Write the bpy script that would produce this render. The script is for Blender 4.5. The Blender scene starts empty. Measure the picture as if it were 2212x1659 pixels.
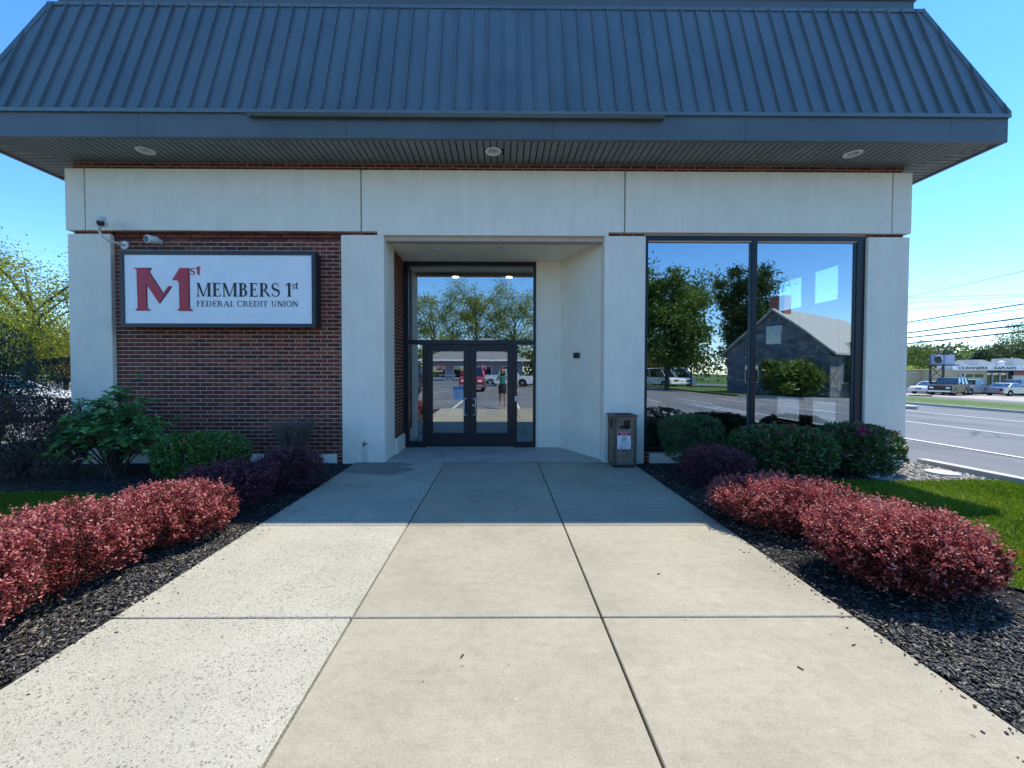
import bpy, bmesh, math, random
import numpy as np
from mathutils import Vector, Matrix, Euler

R = math.radians
rng = np.random.default_rng(11)
random.seed(5)
scene = bpy.context.scene
COL = scene.collection

# ------------------------------------------------------------------ camera
cam_data = bpy.data.cameras.new('camera')
cam = bpy.data.objects.new('camera', cam_data)
COL.objects.link(cam)
yaw, pit, rol = R(0.45), R(1.3), R(0.1)
fw = Vector((math.sin(yaw)*math.cos(pit), math.cos(yaw)*math.cos(pit), -math.sin(pit)))
rt = Vector((math.cos(yaw), -math.sin(yaw), 0))
up = rt.cross(fw)
rt2 = rt*math.cos(rol) + up*math.sin(rol)
up2 = up*math.cos(rol) - rt*math.sin(rol)
mw = Matrix((rt2, up2, -fw)).transposed().to_4x4()
mw.translation = (0, 0, 1.53)
cam.matrix_world = mw
cam_data.sensor_fit = 'HORIZONTAL'
cam_data.sensor_width = 36
cam_data.lens = 36*900/2212
cam_data.shift_x = 19/2212
cam_data.shift_y = -7.5/2212
cam_data.clip_start = 0.05
cam_data.clip_end = 2000
scene.camera = cam

# ------------------------------------------------------------------ sky, sun, exposure
SUN = Vector((0.43, 0.360, 1.0)).normalized()
world = bpy.data.worlds.new('World')
scene.world = world
world.use_nodes = True
wt = world.node_tree
sky = wt.nodes.new('ShaderNodeTexSky')
sky.sky_type = 'NISHITA'
sky.sun_disc = False
sky.sun_elevation = math.asin(SUN.z)
sky.sun_rotation = math.atan2(SUN.x, SUN.y)
sky.air_density = 0.9
sky.dust_density = 0.0
sky.ozone_density = 6.0
hs_ = wt.nodes.new('ShaderNodeHueSaturation')
hs_.inputs['Saturation'].default_value = 1.18
wt.links.new(sky.outputs[0], hs_.inputs['Color'])
wt.links.new(hs_.outputs[0], wt.nodes['Background'].inputs[0])
wt.nodes['Background'].inputs[1].default_value = 0.125
sun_data = bpy.data.lights.new('sun', 'SUN')
sun_data.energy = 2.45
sun_data.angle = R(0.53)
sun_data.color = (1.0, 0.94, 0.84)
sun = bpy.data.objects.new('sun', sun_data)
COL.objects.link(sun)
sun.rotation_euler = SUN.to_track_quat('Z', 'Y').to_euler()
sun.location = (20, 20, 40)
scene.view_settings.view_transform = 'Standard'
scene.view_settings.look = 'None'
scene.view_settings.exposure = 1.42
scene.view_settings.gamma = 1.0
scene.view_settings.use_curve_mapping = False
scene.render.engine = 'CYCLES'
scene.cycles.use_denoising = True
scene.cycles.max_bounces = 6
scene.cycles.diffuse_bounces = 4
scene.cycles.glossy_bounces = 4
scene.cycles.use_adaptive_sampling = True
scene.cycles.adaptive_threshold = 0.02
scene.cycles.caustics_reflective = False
scene.cycles.caustics_refractive = False
scene.cycles.transparent_max_bounces = 12
scene.cycles.sample_clamp_indirect = 6.0

# ------------------------------------------------------------------ helpers
def tag(o, label=None, cat=None, group=None, kind=None):
    if label: o['label'] = label
    if cat: o['category'] = cat
    if group: o['group'] = group
    if kind: o['kind'] = kind
    return o

def thing(name, loc, label, cat, group=None, rz=0.0):
    o = bpy.data.objects.new(name, None)
    o.empty_display_size = 0.2
    COL.objects.link(o)
    o.location = loc
    o.rotation_euler = (0, 0, rz)
    return tag(o, label, cat, group)

def link(name, me, parent=None, world=True):
    """link a mesh; world=True: its vertices are world coordinates even under an Empty"""
    o = bpy.data.objects.new(name, me)
    COL.objects.link(o)
    if parent is not None:
        o.parent = parent
        if world and parent.type == 'EMPTY':
            o.matrix_parent_inverse = Matrix.Translation(-Vector(parent.location))
    return o

def copy_tree(o, parent=None):
    c = o.copy()
    COL.objects.link(c)
    c.parent = parent
    for ch in list(o.children):
        copy_tree(ch, c)
    return c

class MB:
    """collects vertices and faces, builds ONE mesh object"""
    def __init__(s):
        s.v = []; s.f = []; s.m = []; s.mi = 0
    def add(s, vs, fs):
        b = len(s.v)
        s.v += [tuple(x) for x in vs]
        s.f += [tuple(b+i for i in f) for f in fs]
        s.m += [s.mi]*len(fs)
        return s
    def box(s, x0, x1, y0, y1, z0, z1):
        return s.add([(x0,y0,z0),(x1,y0,z0),(x1,y1,z0),(x0,y1,z0),(x0,y0,z1),(x1,y0,z1),(x1,y1,z1),(x0,y1,z1)],
              [(0,3,2,1),(4,5,6,7),(0,1,5,4),(1,2,6,5),(2,3,7,6),(3,0,4,7)])
    def rbox(s, x0, x1, y0, y1, z0, z1, c):
        """box with chamfered vertical edges and top/bottom edges"""
        pts = []
        def ring(z, e):
            a0, a1, b0, b1 = x0+e, x1-e, y0+e, y1-e
            return [(a0+c,b0,z),(a1-c,b0,z),(a1,b0+c,z),(a1,b1-c,z),(a1-c,b1,z),(a0+c,b1,z),(a0,b1-c,z),(a0,b0+c,z)]
        rs = [ring(z0, c), ring(z0+c, 0), ring(z1-c, 0), ring(z1, c)]
        fs = []
        for k in range(3):
            for i in range(8):
                fs.append((k*8+i, k*8+(i+1)%8, (k+1)*8+(i+1)%8, (k+1)*8+i))
        fs.append(tuple(range(7,-1,-1))); fs.append(tuple(24+i for i in range(8)))
        return s.add([p for r in rs for p in r], fs)
    def prism(s, poly, a, b, axis='y'):
        """poly in the plane across axis, extruded from a to b"""
        def P(p, t):
            return {'y': (p[0], t, p[1]), 'x': (t, p[0], p[1]), 'z': (p[0], p[1], t)}[axis]
        n = len(poly)
        vs = [P(p, a) for p in poly] + [P(p, b) for p in poly]
        fs = [tuple(range(n)), tuple(range(2*n-1, n-1, -1))] + [(i, n+i, n+(i+1)%n, (i+1)%n) for i in range(n)]
        return s.add(vs, fs)
    def tube(s, pts, rad, n=8, cap=True):
        pts = [Vector(p) for p in pts]
        rads = rad if hasattr(rad, '__len__') else [rad]*len(pts)
        rings = []
        for i, p in enumerate(pts):
            d = (pts[min(i+1, len(pts)-1)] - pts[max(i-1, 0)]).normalized()
            a = Vector((0,0,1)) if abs(d.z) < 0.9 else Vector((1,0,0))
            u = d.cross(a).normalized(); w = u.cross(d)
            rings.append([tuple(p + (u*math.cos(2*math.pi*k/n) + w*math.sin(2*math.pi*k/n))*rads[i]) for k in range(n)])
        fs = []
        for i in range(len(pts)-1):
            for k in range(n):
                fs.append((i*n+k, i*n+(k+1)%n, (i+1)*n+(k+1)%n, (i+1)*n+k))
        if cap:
            fs.append(tuple(range(n-1,-1,-1))); fs.append(tuple((len(pts)-1)*n+k for k in range(n)))
        return s.add([p for r in rings for p in r], fs)
    def lathe(s, prof, c, n=24, axis='z', cap=True):
        vs = []
        for r, h in prof:
            for k in range(n):
                a = 2*math.pi*k/n
                q = {'z': (r*math.cos(a), r*math.sin(a), h), 'y': (r*math.cos(a), h, r*math.sin(a)), 'x': (h, r*math.cos(a), r*math.sin(a))}[axis]
                vs.append((c[0]+q[0], c[1]+q[1], c[2]+q[2]))
        fs = []
        for i in range(len(prof)-1):
            for k in range(n):
                fs.append((i*n+k, i*n+(k+1)%n, (i+1)*n+(k+1)%n, (i+1)*n+k))
        if cap:
            fs.append(tuple(range(n-1,-1,-1))); fs.append(tuple((len(prof)-1)*n+k for k in range(n)))
        return s.add(vs, fs)
    def mesh(s, name, mats, smooth=False):
        me = bpy.data.meshes.new(name)
        me.from_pydata(s.v, [], s.f)
        if not isinstance(mats, (list, tuple)): mats = [mats]
        for m in mats: me.materials.append(m)
        if len(mats) > 1: me.polygons.foreach_set('material_index', s.m)
        bm = bmesh.new(); bm.from_mesh(me)
        bmesh.ops.recalc_face_normals(bm, faces=bm.faces)
        bm.to_mesh(me); bm.free()
        if smooth: me.polygons.foreach_set('use_smooth', [True]*len(me.polygons))
        me.update()
        return me
    def build(s, name, mats, parent=None, smooth=False, world=True):
        return link(name, s.mesh(name, mats, smooth), parent, world)

def quads_mesh(name, V, F, mat, attr=None, smooth=False):
    """numpy vertices (n,3), faces (m,k) -> mesh, with one optional float attribute per vertex"""
    V = np.asarray(V, np.float32); F = np.asarray(F, np.int32)
    me = bpy.data.meshes.new(name)
    k = F.shape[1]
    me.vertices.add(len(V)); me.vertices.foreach_set('co', V.ravel())
    me.loops.add(F.size); me.loops.foreach_set('vertex_index', F.ravel())
    me.polygons.add(len(F))
    me.polygons.foreach_set('loop_start', np.arange(0, F.size, k, dtype=np.int32))
    me.polygons.foreach_set('loop_total', np.full(len(F), k, np.int32))
    if smooth: me.polygons.foreach_set('use_smooth', np.ones(len(F), bool))
    if attr is not None:
        a = me.attributes.new('tint', 'FLOAT', 'POINT')
        a.data.foreach_set('value', np.asarray(attr, np.float32))
    me.materials.append(mat)
    me.update(calc_edges=True)
    return me

# ------------------------------------------------------------------ materials
def C4(c): return (c[0], c[1], c[2], 1.0)

class NT:
    def __init__(s, name):
        s.mat = bpy.data.materials.new(name)
        s.mat.use_nodes = True
        s.t = s.mat.node_tree
        s.b = s.t.nodes['Principled BSDF']
    def n(s, typ, props=None, **kw):
        nd = s.t.nodes.new('ShaderNode'+typ)
        for k, v in (props or {}).items(): setattr(nd, k, v)
        for k, v in kw.items():
            key = int(k[1:]) if k[0] == 'i' and k[1:].isdigit() else k.replace('_', ' ')
            s.set(nd.inputs[key], v)
        return nd
    def set(s, inp, v):
        if isinstance(v, bpy.types.NodeSocket): s.t.links.new(v, inp)
        elif hasattr(v, 'outputs'): s.t.links.new(v.outputs[0], inp)
        elif isinstance(v, tuple) and len(v) == 3 and inp.type == 'RGBA': inp.default_value = C4(v)
        else: inp.default_value = v
    def pos(s, scale=(1,1,1), src='geo'):
        g = s.n('NewGeometry').outputs['Position'] if src == 'geo' else s.n('TexCoord').outputs['Object']
        if scale == (1,1,1): return g
        return s.n('Mapping', i0=g, Scale=scale).outputs[0]
    def noise(s, vec, scale, detail=4, rough=0.55):
        return s.n('TexNoise', Vector=vec, Scale=scale, Detail=float(detail), Roughness=rough).outputs[0]
    def ramp(s, fac, stops):
        r = s.n('ValToRGB', Fac=fac)
        e = r.color_ramp.elements
        while len(e) < len(stops): e.new(0.5)
        for el, (p, c) in zip(e, stops):
            el.position = p
            el.color = C4(c) if isinstance(c, tuple) else (c, c, c, 1)
        return r.outputs[0]
    def mix(s, fac, a, b, mode='MIX'):
        m = s.n('MixRGB', {'blend_type': mode}, Fac=fac)
        s.set(m.inputs[1], a); s.set(m.inputs[2], b)
        return m.outputs[0]
    def math(s, op, a, b=0.0):
        m = s.n('Math', {'operation': op}); s.set(m.inputs[0], a); s.set(m.inputs[1], b)
        return m.outputs[0]
    def bump(s, h, strength=0.3, dist=0.01):
        return s.n('Bump', Strength=strength, Distance=dist, Height=h).outputs[0]
    def out(s, color=None, rough=None, normal=None, metal=None, spec=None):
        if color is not None: s.set(s.b.inputs['Base Color'], color)
        if rough is not None: s.set(s.b.inputs['Roughness'], rough)
        if normal is not None: s.set(s.b.inputs['Normal'], normal)
        if metal is not None: s.set(s.b.inputs['Metallic'], metal)
        if spec is not None: s.set(s.b.inputs['Specular IOR Level'], spec)
        return s.mat

def plain(name, c, rough=0.6, metal=0.0, var=0.12, scale=6.0, bump=0.0, bscale=60.0, spec=0.5):
    t = NT(name)
    p = t.pos(src='obj')
    n = t.noise(p, scale, 5)
    k = t.ramp(n, [(0.3, 1-var), (0.7, 1+var*0.6)])
    col = t.mix(1.0, c, k, 'MULTIPLY')
    nm = t.bump(t.noise(p, bscale, 3), bump, 0.004) if bump else None
    return t.out(col, rough, nm, metal, spec)

def emit(name, c, s):
    t = NT(name)
    t.b.inputs['Emission Color'].default_value = C4(c)
    t.b.inputs['Emission Strength'].default_value = s
    return t.out(c, 0.5)

M = {}
# cast concrete panels of the front: fine sandy grain, faint rain stains
def concrete_panel(name, c, stain=0.5):
    t = NT(name)
    p = t.pos()
    fine = t.noise(p, 220, 2)
    mid = t.noise(p, 2.3, 6, 0.62)
    streak = t.noise(t.pos((3.0, 3.0, 0.35)), 3.0, 5, 0.6)
    k = t.ramp(mid, [(0.3, 0.94), (0.55, 1.0), (0.75, 1.03)])
    k2 = t.ramp(streak, [(0.35, 1-0.10*stain), (0.6, 1.0)])
    k3 = t.ramp(fine, [(0.3, 0.90), (0.7, 1.06)])
    pits = t.ramp(t.n('TexVoronoi', Vector=p, Scale=3.1).outputs['Distance'], [(0.018, 0.45), (0.032, 1.0)])
    col = t.mix(1, t.mix(1, t.mix(1, c, k, 'MULTIPLY'), k2, 'MULTIPLY'), k3, 'MULTIPLY')
    col = t.mix(0.8, col, pits, 'MULTIPLY')
    # rusty damp stain running down under the hose tap
    sx = t.n('SeparateXYZ', i0=p)
    wob = t.math('ADD', sx.outputs[0], t.math('MULTIPLY', t.noise(p, 9, 3), 0.08))
    near = t.ramp(t.math('ABSOLUTE', t.math('ADD', wob, 2.21)), [(0.02, 1.0), (0.085, 0.0)])
    low = t.ramp(sx.outputs[2], [(0.16, 1.0), (0.31, 0.0)])
    col = t.mix(t.math('MULTIPLY', t.math('MULTIPLY', near, low), 0.35), col, (0.25, 0.21, 0.15))
    return t.out(col, 0.85, t.bump(fine, 0.25, 0.003))
M['panel'] = concrete_panel('cast concrete', (0.90, 0.82, 0.67))
M['plaster'] = concrete_panel('entry plaster', (0.90, 0.83, 0.68), 0.3)
M['curb'] = concrete_panel('kerb concrete', (0.50, 0.47, 0.42), 1.0)

def brick_mat():
    t = NT('brick')
    isl = t.n('NewGeometry').outputs['Random Per Island']
    obr = t.n('ObjectInfo').outputs['Random']
    r = t.math('FRACT', t.math('ADD', t.math('MULTIPLY', isl, 7.31), t.math('MULTIPLY', obr, 3.77)))
    p = t.pos()
    col = t.ramp(r, [(0.0, (0.10, 0.020, 0.012)), (0.35, (0.155, 0.029, 0.015)), (0.7, (0.21, 0.042, 0.020)), (0.9, (0.27, 0.066, 0.030)), (1.0, (0.12, 0.030, 0.019))])
    n = t.noise(p, 45, 5, 0.65)
    col = t.mix(1, col, t.ramp(n, [(0.25, 0.65), (0.7, 1.2)]), 'MULTIPLY')
    speck = t.ramp(t.n('TexVoronoi', Vector=p, Scale=9.0).outputs['Distance'], [(0.02, 1.0), (0.04, 0.0)])
    sel = t.ramp(t.noise(p, 1.4, 2), [(0.56, 0.0), (0.66, 0.8)])
    col = t.mix(t.math('MULTIPLY', speck, sel), col, (0.5, 0.42, 0.36))
    return t.out(col, 0.85, t.bump(n, 0.5, 0.004))
M['brick'] = brick_mat()
M['mortar'] = plain('mortar', (0.56, 0.44, 0.35), 0.95, var=0.12, scale=9, bump=0.4, bscale=150)

def roof_metal():
    t = NT('blue roof metal')
    p = t.pos()
    n = t.noise(t.pos((1.2, 1.2, 0.25)), 2.0, 6, 0.6)
    col = t.mix(1, (0.110, 0.143, 0.155), t.ramp(n, [(0.3, 0.8), (0.7, 1.15)]), 'MULTIPLY')
    wav = t.noise(t.pos((2.0, 2.0, 0.6)), 1.6, 3)
    return t.out(col, t.ramp(n, [(0.3, 0.36), (0.7, 0.5)]), t.bump(wav, 0.4, 0.03))
M['roof'] = roof_metal()
M['fascia'] = plain('fascia metal', (0.092, 0.116, 0.126), 0.45, var=0.15, scale=1.5)
M['trim'] = plain('roof flashing', (0.115, 0.165, 0.19), 0.4, var=0.12, scale=3)
M['soffit'] = plain('soffit plank', (0.20, 0.22, 0.22), 0.6, var=0.15, scale=2)
M['groove'] = plain('soffit groove', (0.012, 0.014, 0.016), 0.8)
M['black'] = plain('black anodised frame', (0.008, 0.010, 0.016), 0.38, var=0.1)
M['chrome'] = plain('brushed metal', (0.62, 0.62, 0.60), 0.28, 1.0, var=0.06)
M['handle'] = plain('satin handle', (0.75, 0.75, 0.74), 0.3, 0.6, var=0.04)
M['white'] = plain('white enamel', (0.72, 0.73, 0.72), 0.4, var=0.05)
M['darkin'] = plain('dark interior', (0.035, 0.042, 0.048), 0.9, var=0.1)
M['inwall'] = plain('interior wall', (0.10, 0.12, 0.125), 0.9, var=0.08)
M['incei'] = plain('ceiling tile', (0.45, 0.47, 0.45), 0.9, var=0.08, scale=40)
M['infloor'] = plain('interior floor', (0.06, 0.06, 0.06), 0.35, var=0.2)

def glass(name, refl, tint, tr, wave=0.0):
    """reflective tinted glazing: one sheet that mirrors part of the light and lets part through"""
    t = NT(name)
    nt = t.t
    nt.nodes.remove(t.b)
    gl = nt.nodes.new('ShaderNodeBsdfGlossy'); gl.inputs['Roughness'].default_value = 0.0
    gl.inputs['Color'].default_value = C4(refl)
    tb = nt.nodes.new('ShaderNodeBsdfTransparent'); tb.inputs['Color'].default_value = C4(tint)
    lw = nt.nodes.new('ShaderNodeLayerWeight'); lw.inputs['Blend'].default_value = 0.5
    pw_ = nt.nodes.new('ShaderNodeMath'); pw_.operation = 'POWER'; pw_.inputs[1].default_value = 4.0
    nt.links.new(lw.outputs['Facing'], pw_.inputs[0])
    mr = nt.nodes.new('ShaderNodeMapRange')
    mr.inputs['To Min'].default_value = tr; mr.inputs['To Max'].default_value = 1.0
    nt.links.new(pw_.outputs[0], mr.inputs['Value'])
    mx = nt.nodes.new('ShaderNodeMixShader')
    nt.links.new(mr.outputs[0], mx.inputs[0])
    nt.links.new(tb.outputs[0], mx.inputs[1]); nt.links.new(gl.outputs[0], mx.inputs[2])
    nt.links.new(mx.outputs[0], nt.nodes['Material Output'].inputs['Surface'])
    if wave:
        b = t.bump(t.noise(t.pos((1, 1, 0.7)), 0.9, 1), wave, 0.02)
        nt.links.new(b, gl.inputs['Normal'])
    return t.mat
M['glass_window'] = glass('tinted window glass', (0.90, 0.96, 1.0), (0.80, 0.86, 0.87), 0.36, 0.10)
M['glass_door'] = glass('door glass', (0.94, 0.98, 1.0), (0.80, 0.85, 0.84), 0.32, 0.02)
M['glass_car'] = glass('car glass', (0.9, 0.95, 1.0), (0.35, 0.38, 0.40), 0.18)
M['glass_clear'] = glass('clear window glass', (1, 1, 1), (0.95, 0.97, 0.97), 0.04)
# ================================================================== THE SETTING
def smooth_concrete():
    t = NT('smooth walkway concrete')
    p = t.pos()
    a = t.noise(p, 1.1, 7, 0.62)
    st = t.noise(t.pos((0.6, 4.0, 1)), 4.0, 6, 0.65)
    f = t.noise(p, 90, 4, 0.7)
    col = t.ramp(a, [(0.28, (0.275, 0.250, 0.180)), (0.5, (0.34, 0.308, 0.222)), (0.72, (0.385, 0.347, 0.252))])
    col = t.mix(1, col, t.ramp(st, [(0.3, 0.94), (0.6, 1.02)]), 'MULTIPLY')
    mid = t.noise(p, 14, 6, 0.72)
    col = t.mix(1, col, t.ramp(mid, [(0.3, 0.86), (0.5, 1.0), (0.72, 1.08)]), 'MULTIPLY')
    col = t.mix(1, col, t.ramp(f, [(0.28, 0.78), (0.7, 1.14)]), 'MULTIPLY')
    blot = t.ramp(t.noise(p, 3.3, 4, 0.7), [(0.60, 0.0), (0.75, 0.28)])
    col = t.mix(blot, col, (0.36, 0.25, 0.18))
    v = t.n('TexVoronoi', Vector=p, Scale=7.0)
    sp = t.math('MULTIPLY', t.ramp(v.outputs['Distance'], [(0.05, 1.0), (0.09, 0.0)]), t.ramp(v.outputs['Color'], [(0.72, 0.0), (0.74, 0.7)]))
    col = t.mix(sp, col, (0.14, 0.12, 0.10))
    v2 = t.n('TexVoronoi', Vector=p, Scale=23.0)
    sp2 = t.math('MULTIPLY', t.ramp(v2.outputs['Distance'], [(0.12, 1.0), (0.2, 0.0)]), t.ramp(v2.outputs['Color'], [(0.9, 0.0), (0.92, 0.3)]))
    col = t.mix(sp2, col, (0.62, 0.58, 0.5))
    rnd = t.n('ObjectInfo').outputs['Random']
    col = t.mix(1, col, t.ramp(rnd, [(0.0, (0.93, 0.94, 0.95)), (0.5, (1.0, 1.0, 1.0)), (1.0, (1.05, 1.02, 0.98))]), 'MULTIPLY')
    h = t.math('ADD', f, t.math('MULTIPLY', st, 0.6))
    return t.out(col, 0.82, t.bump(h, 0.25, 0.004))
M['walk'] = smooth_concrete()

def aggregate_concrete():
    """cement worn back so that stones of mixed size show"""
    t = NT('worn aggregate concrete')
    p = t.pos((1.0, 1.15, 1))
    warp = t.n('MixRGB', Fac=0.02, i1=p, i2=t.n('TexNoise', Vector=p, Scale=45.0, Detail=3.0).outputs[1]).outputs[0]
    a = t.noise(p, 1.3, 6, 0.6)
    col = t.ramp(a, [(0.3, (0.36, 0.338, 0.25)), (0.7, (0.48, 0.448, 0.345))])
    worn = t.ramp(t.noise(p, 2.2, 5, 0.65), [(0.25, 0.35), (0.6, 1.0)])
    h = t.noise(p, 150, 3, 0.7)
    for sc, d0, d1, lo, hi, st in ((150.0, 0.3, 0.5, 0.3, 0.8, 0.6), (80.0, 0.26, 0.46, 0.35, 0.6, 0.9), (42.0, 0.18, 0.36, 0.55, 0.72, 1.0)):
        v = t.n('TexVoronoi', Vector=warp, Scale=sc)
        peb = t.ramp(v.outputs['Distance'], [(d0, 1.0), (d1, 0.0)])
        sel = t.ramp(t.n('SeparateColor', Color=v.outputs['Color']).outputs[0], [(lo, 0.0), (hi, st)])
        hue = t.ramp(t.n('SeparateColor', Color=v.outputs['Color']).outputs[1], [(0.0, (0.075, 0.07, 0.06)), (0.45, (0.17, 0.155, 0.125)), (0.75, (0.30, 0.27, 0.21)), (1.0, (0.52, 0.50, 0.43))])
        k = t.math('MULTIPLY', t.math('MULTIPLY', peb, sel), worn)
        col = t.mix(k, col, hue)
        h = t.math('SUBTRACT', h, t.math('MULTIPLY', k, 0.5))
    col = t.mix(1, col, t.ramp(t.noise(p, 170, 3, 0.7), [(0.25, 0.70), (0.7, 1.18)]), 'MULTIPLY')
    return t.out(col, 0.9, t.bump(h, 0.5, 0.006))
M['aggregate'] = aggregate_concrete()

def asphalt(name, c, k=1.0):
    t = NT(name)
    p = t.pos()
    f = t.noise(p, 130, 3, 0.7)
    big = t.noise(t.pos((1, 0.18, 1)), 0.8, 6, 0.6)
    col = t.mix(1, c, t.ramp(f, [(0.3, 0.75), (0.7, 1.25)]), 'MULTIPLY')
    col = t.mix(1, col, t.ramp(big, [(0.3, 0.8), (0.7, 1.15)]), 'MULTIPLY')
    # wandering cracks and darker patches
    wp = t.n('MixRGB', Fac=0.25, i1=p, i2=t.n('TexNoise', Vector=p, Scale=0.7, Detail=5.0).outputs[1]).outputs[0]
    ce = t.n('TexVoronoi', {'feature': 'DISTANCE_TO_EDGE'}, Vector=wp, Scale=0.33).outputs[0]
    crk = t.math('MULTIPLY', t.ramp(ce, [(0.003, 1.0), (0.010, 0.0)]), t.ramp(t.noise(p, 0.35, 3), [(0.45, 0.0), (0.6, 0.75)]))
    col = t.mix(crk, col, (0.03, 0.03, 0.032))
    col = t.mix(1, col, t.ramp(t.noise(p, 0.25, 2), [(0.42, 0.86), (0.46, 1.0)]), 'MULTIPLY')
    return t.out(col, 0.9, t.bump(f, 0.4, 0.006))
M['asphalt'] = asphalt('lot asphalt', (0.17, 0.168, 0.165))
M['road'] = asphalt('road asphalt', (0.145, 0.15, 0.155))
M['paint'] = plain('road paint', (0.72, 0.72, 0.70), 0.7, var=0.2, scale=5)

def lawn_soil():
    t = NT('lawn ground')
    p = t.pos()
    a = t.noise(p, 1.5, 6, 0.6)
    f = t.noise(p, 60, 4, 0.7)
    col = t.ramp(a, [(0.3, (0.055, 0.105, 0.010)), (0.7, (0.090, 0.155, 0.014))])
    col = t.mix(1, col, t.ramp(f, [(0.25, 0.5), (0.7, 1.35)]), 'MULTIPLY')
    return t.out(col, 0.9, t.bump(f, 0.8, 0.03))
M['lawn'] = lawn_soil()

def mulch_ground():
    t = NT('mulch ground')
    p = t.pos()
    f = t.noise(p, 70, 5, 0.75)
    col = t.ramp(f, [(0.3, (0.006, 0.006, 0.006)), (0.6, (0.016, 0.015, 0.014)), (0.8, (0.045, 0.042, 0.038))])
    return t.out(col, 0.95, t.bump(f, 1.0, 0.03))
M['mulch'] = mulch_ground()
M['sand'] = plain('pale gravel lot', (0.42, 0.36, 0.30), 0.95, var=0.25, scale=0.6)
M['meadow'] = lawn_soil()

SL = 0.020
def gz(x):
    """height of the ground: level up to the kerb, then falling gently across the road"""
    return -0.05 if x < 7.12 else -0.16 - SL*max(0.0, x-8.0) if x < 70 else -0.16 - SL*62.0

def sheet(name, poly, mat, dz, kind='structure', parent=None):
    """flat or gently tilted polygon laid dz above the ground profile"""
    mb = MB()
    mb.add([(x, y, gz(x)+dz) for x, y in poly], [tuple(range(len(poly)))])
    o = mb.build(name, mat, parent)
    if kind: o['kind'] = kind
    return o

mb = MB()
xs = [-400, 7.12, 7.121, 8.0, 70.0, 500]
zs = [-0.05, -0.05, -0.16, -0.16, -0.16-SL*62, -0.16-SL*62]
mb.add([(x, y, z) for x, z in zip(xs, zs) for y in (-400, 600)], [(2*i, 2*i+2, 2*i+3, 2*i+1) for i in range(5)])
ground = mb.build('ground', M['meadow']); ground['kind'] = 'structure'

# parking lot behind the camera and beside the left wall
mb = MB()
mb.add([(-60,-0.28,-0.03),(-60,-46,-0.03),(7.1,-46,-0.03),(7.1,-0.28,-0.03)], [(0,1,2,3)])
mb.add([(-60,60,-0.03),(-60,-0.27,-0.03),(-10.2,-0.27,-0.03),(-10.2,60,-0.03)], [(0,1,2,3)])
lot = mb.build('parking_lot', M['asphalt']); lot['kind'] = 'structure'
# the road to the right
rd = sheet('road', [(7.45,-7.0),(25.6,-7.0),(25.6,260),(7.45,260)], M['road'], 0.012)
for x, w in ((10.45, 0.13), (14.8, 0.14), (20.05, 0.15)):
    sheet('lane_line', [(x,-6.5),(x+w,-6.5),(x+w,260),(x,260)], M['paint'], 0.018, None, rd)
for k in range(9):
    y = -1.2
    x = -13.0 + k*2.75
    mbl = MB().add([(x,-0.5,-0.024),(x+0.1,-0.5,-0.024),(x+0.1,-5.6,-0.024),(x,-5.6,-0.024)], [(0,1,2,3)])
    mbl.build('bay_line', M['paint'], lot)
for k in range(9):
    x = -13.0 + k*2.75
    MB().add([(x,-13.0,-0.024),(x+0.1,-13.0,-0.024),(x+0.9,-18.0,-0.024),(x+0.8,-18.0,-0.024)], [(0,1,2,3)]).build('bay_line', M['paint'], lot)
# asphalt apron behind the camera on the road side, with its own bay lines
ap = sheet('apron', [(8.0,-7.01),(8.0,-60),(60,-60),(60,-7.01)], M['asphalt'], 0.012)
MB().add([(7.1,-0.28,-0.03),(7.1,-46,-0.03),(8.0,-46,gz(8.0)+0.012),(8.0,-0.28,gz(8.0)+0.012)], [(0,1,2,3)]).build('ramp', M['asphalt'], ap)
for k in range(8):
    x = 8.6+k*2.8
    sheet('bay_line', [(x,-8.2),(x+0.11,-8.2),(x+0.11,-13.0),(x,-13.0)], M['paint'], 0.018, None, ap)
# far verge, far pavement and the gravel lot of the shops
sheet('verge', [(25.88,-7),(35.5,-7),(35.5,260),(25.88,260)], M['meadow'], 0.10)
sheet('far_pavement', [(35.5,-7),(41.5,-7),(41.5,260),(35.5,260)], M['road'], 0.02)
sheet('shop_lot', [(41.5,-7),(69.9,-7),(69.9,260),(41.5,260)], M['sand'], 0.02)
# lawn of the stone house across the apron, edged by a kerb
HL = [(17.5,-16.5),(21.0,-14.6),(25.0,-13.9),(30.0,-13.6),(46,-13.5),(46,-44),(17.5,-44)]
sheet('house_lawn', HL, M['meadow'], 0.12)
mb = MB()
for (xa, ya), (xb, yb) in zip(HL[:4], HL[1:5]):
    z0, z1 = gz(xa), gz(xb)
    mb.add([(xa,ya,z0-.1),(xb,yb,z1-.1),(xb,yb+.22,z1-.1),(xa,ya+.22,z0-.1),(xa,ya,z0+.16),(xb,yb,z1+.16),(xb,yb+.22,z1+.16),(xa,ya+.22,z0+.16)],
           [(0,3,2,1),(4,5,6,7),(0,1,5,4),(1,2,6,5),(2,3,7,6),(3,0,4,7)])
hk = mb.build('house_kerb', M['curb']); hk['kind'] = 'structure'
mb = MB()
mb.prism([(25.6, gz(25.6)-0.1), (25.6, gz(25.6)+0.14), (25.88, gz(25.88)+0.14), (25.88, gz(25.88)-0.1)], -7, 260, 'y')
kb = mb.build('far_kerb', M['curb']); kb['kind'] = 'structure'
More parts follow.
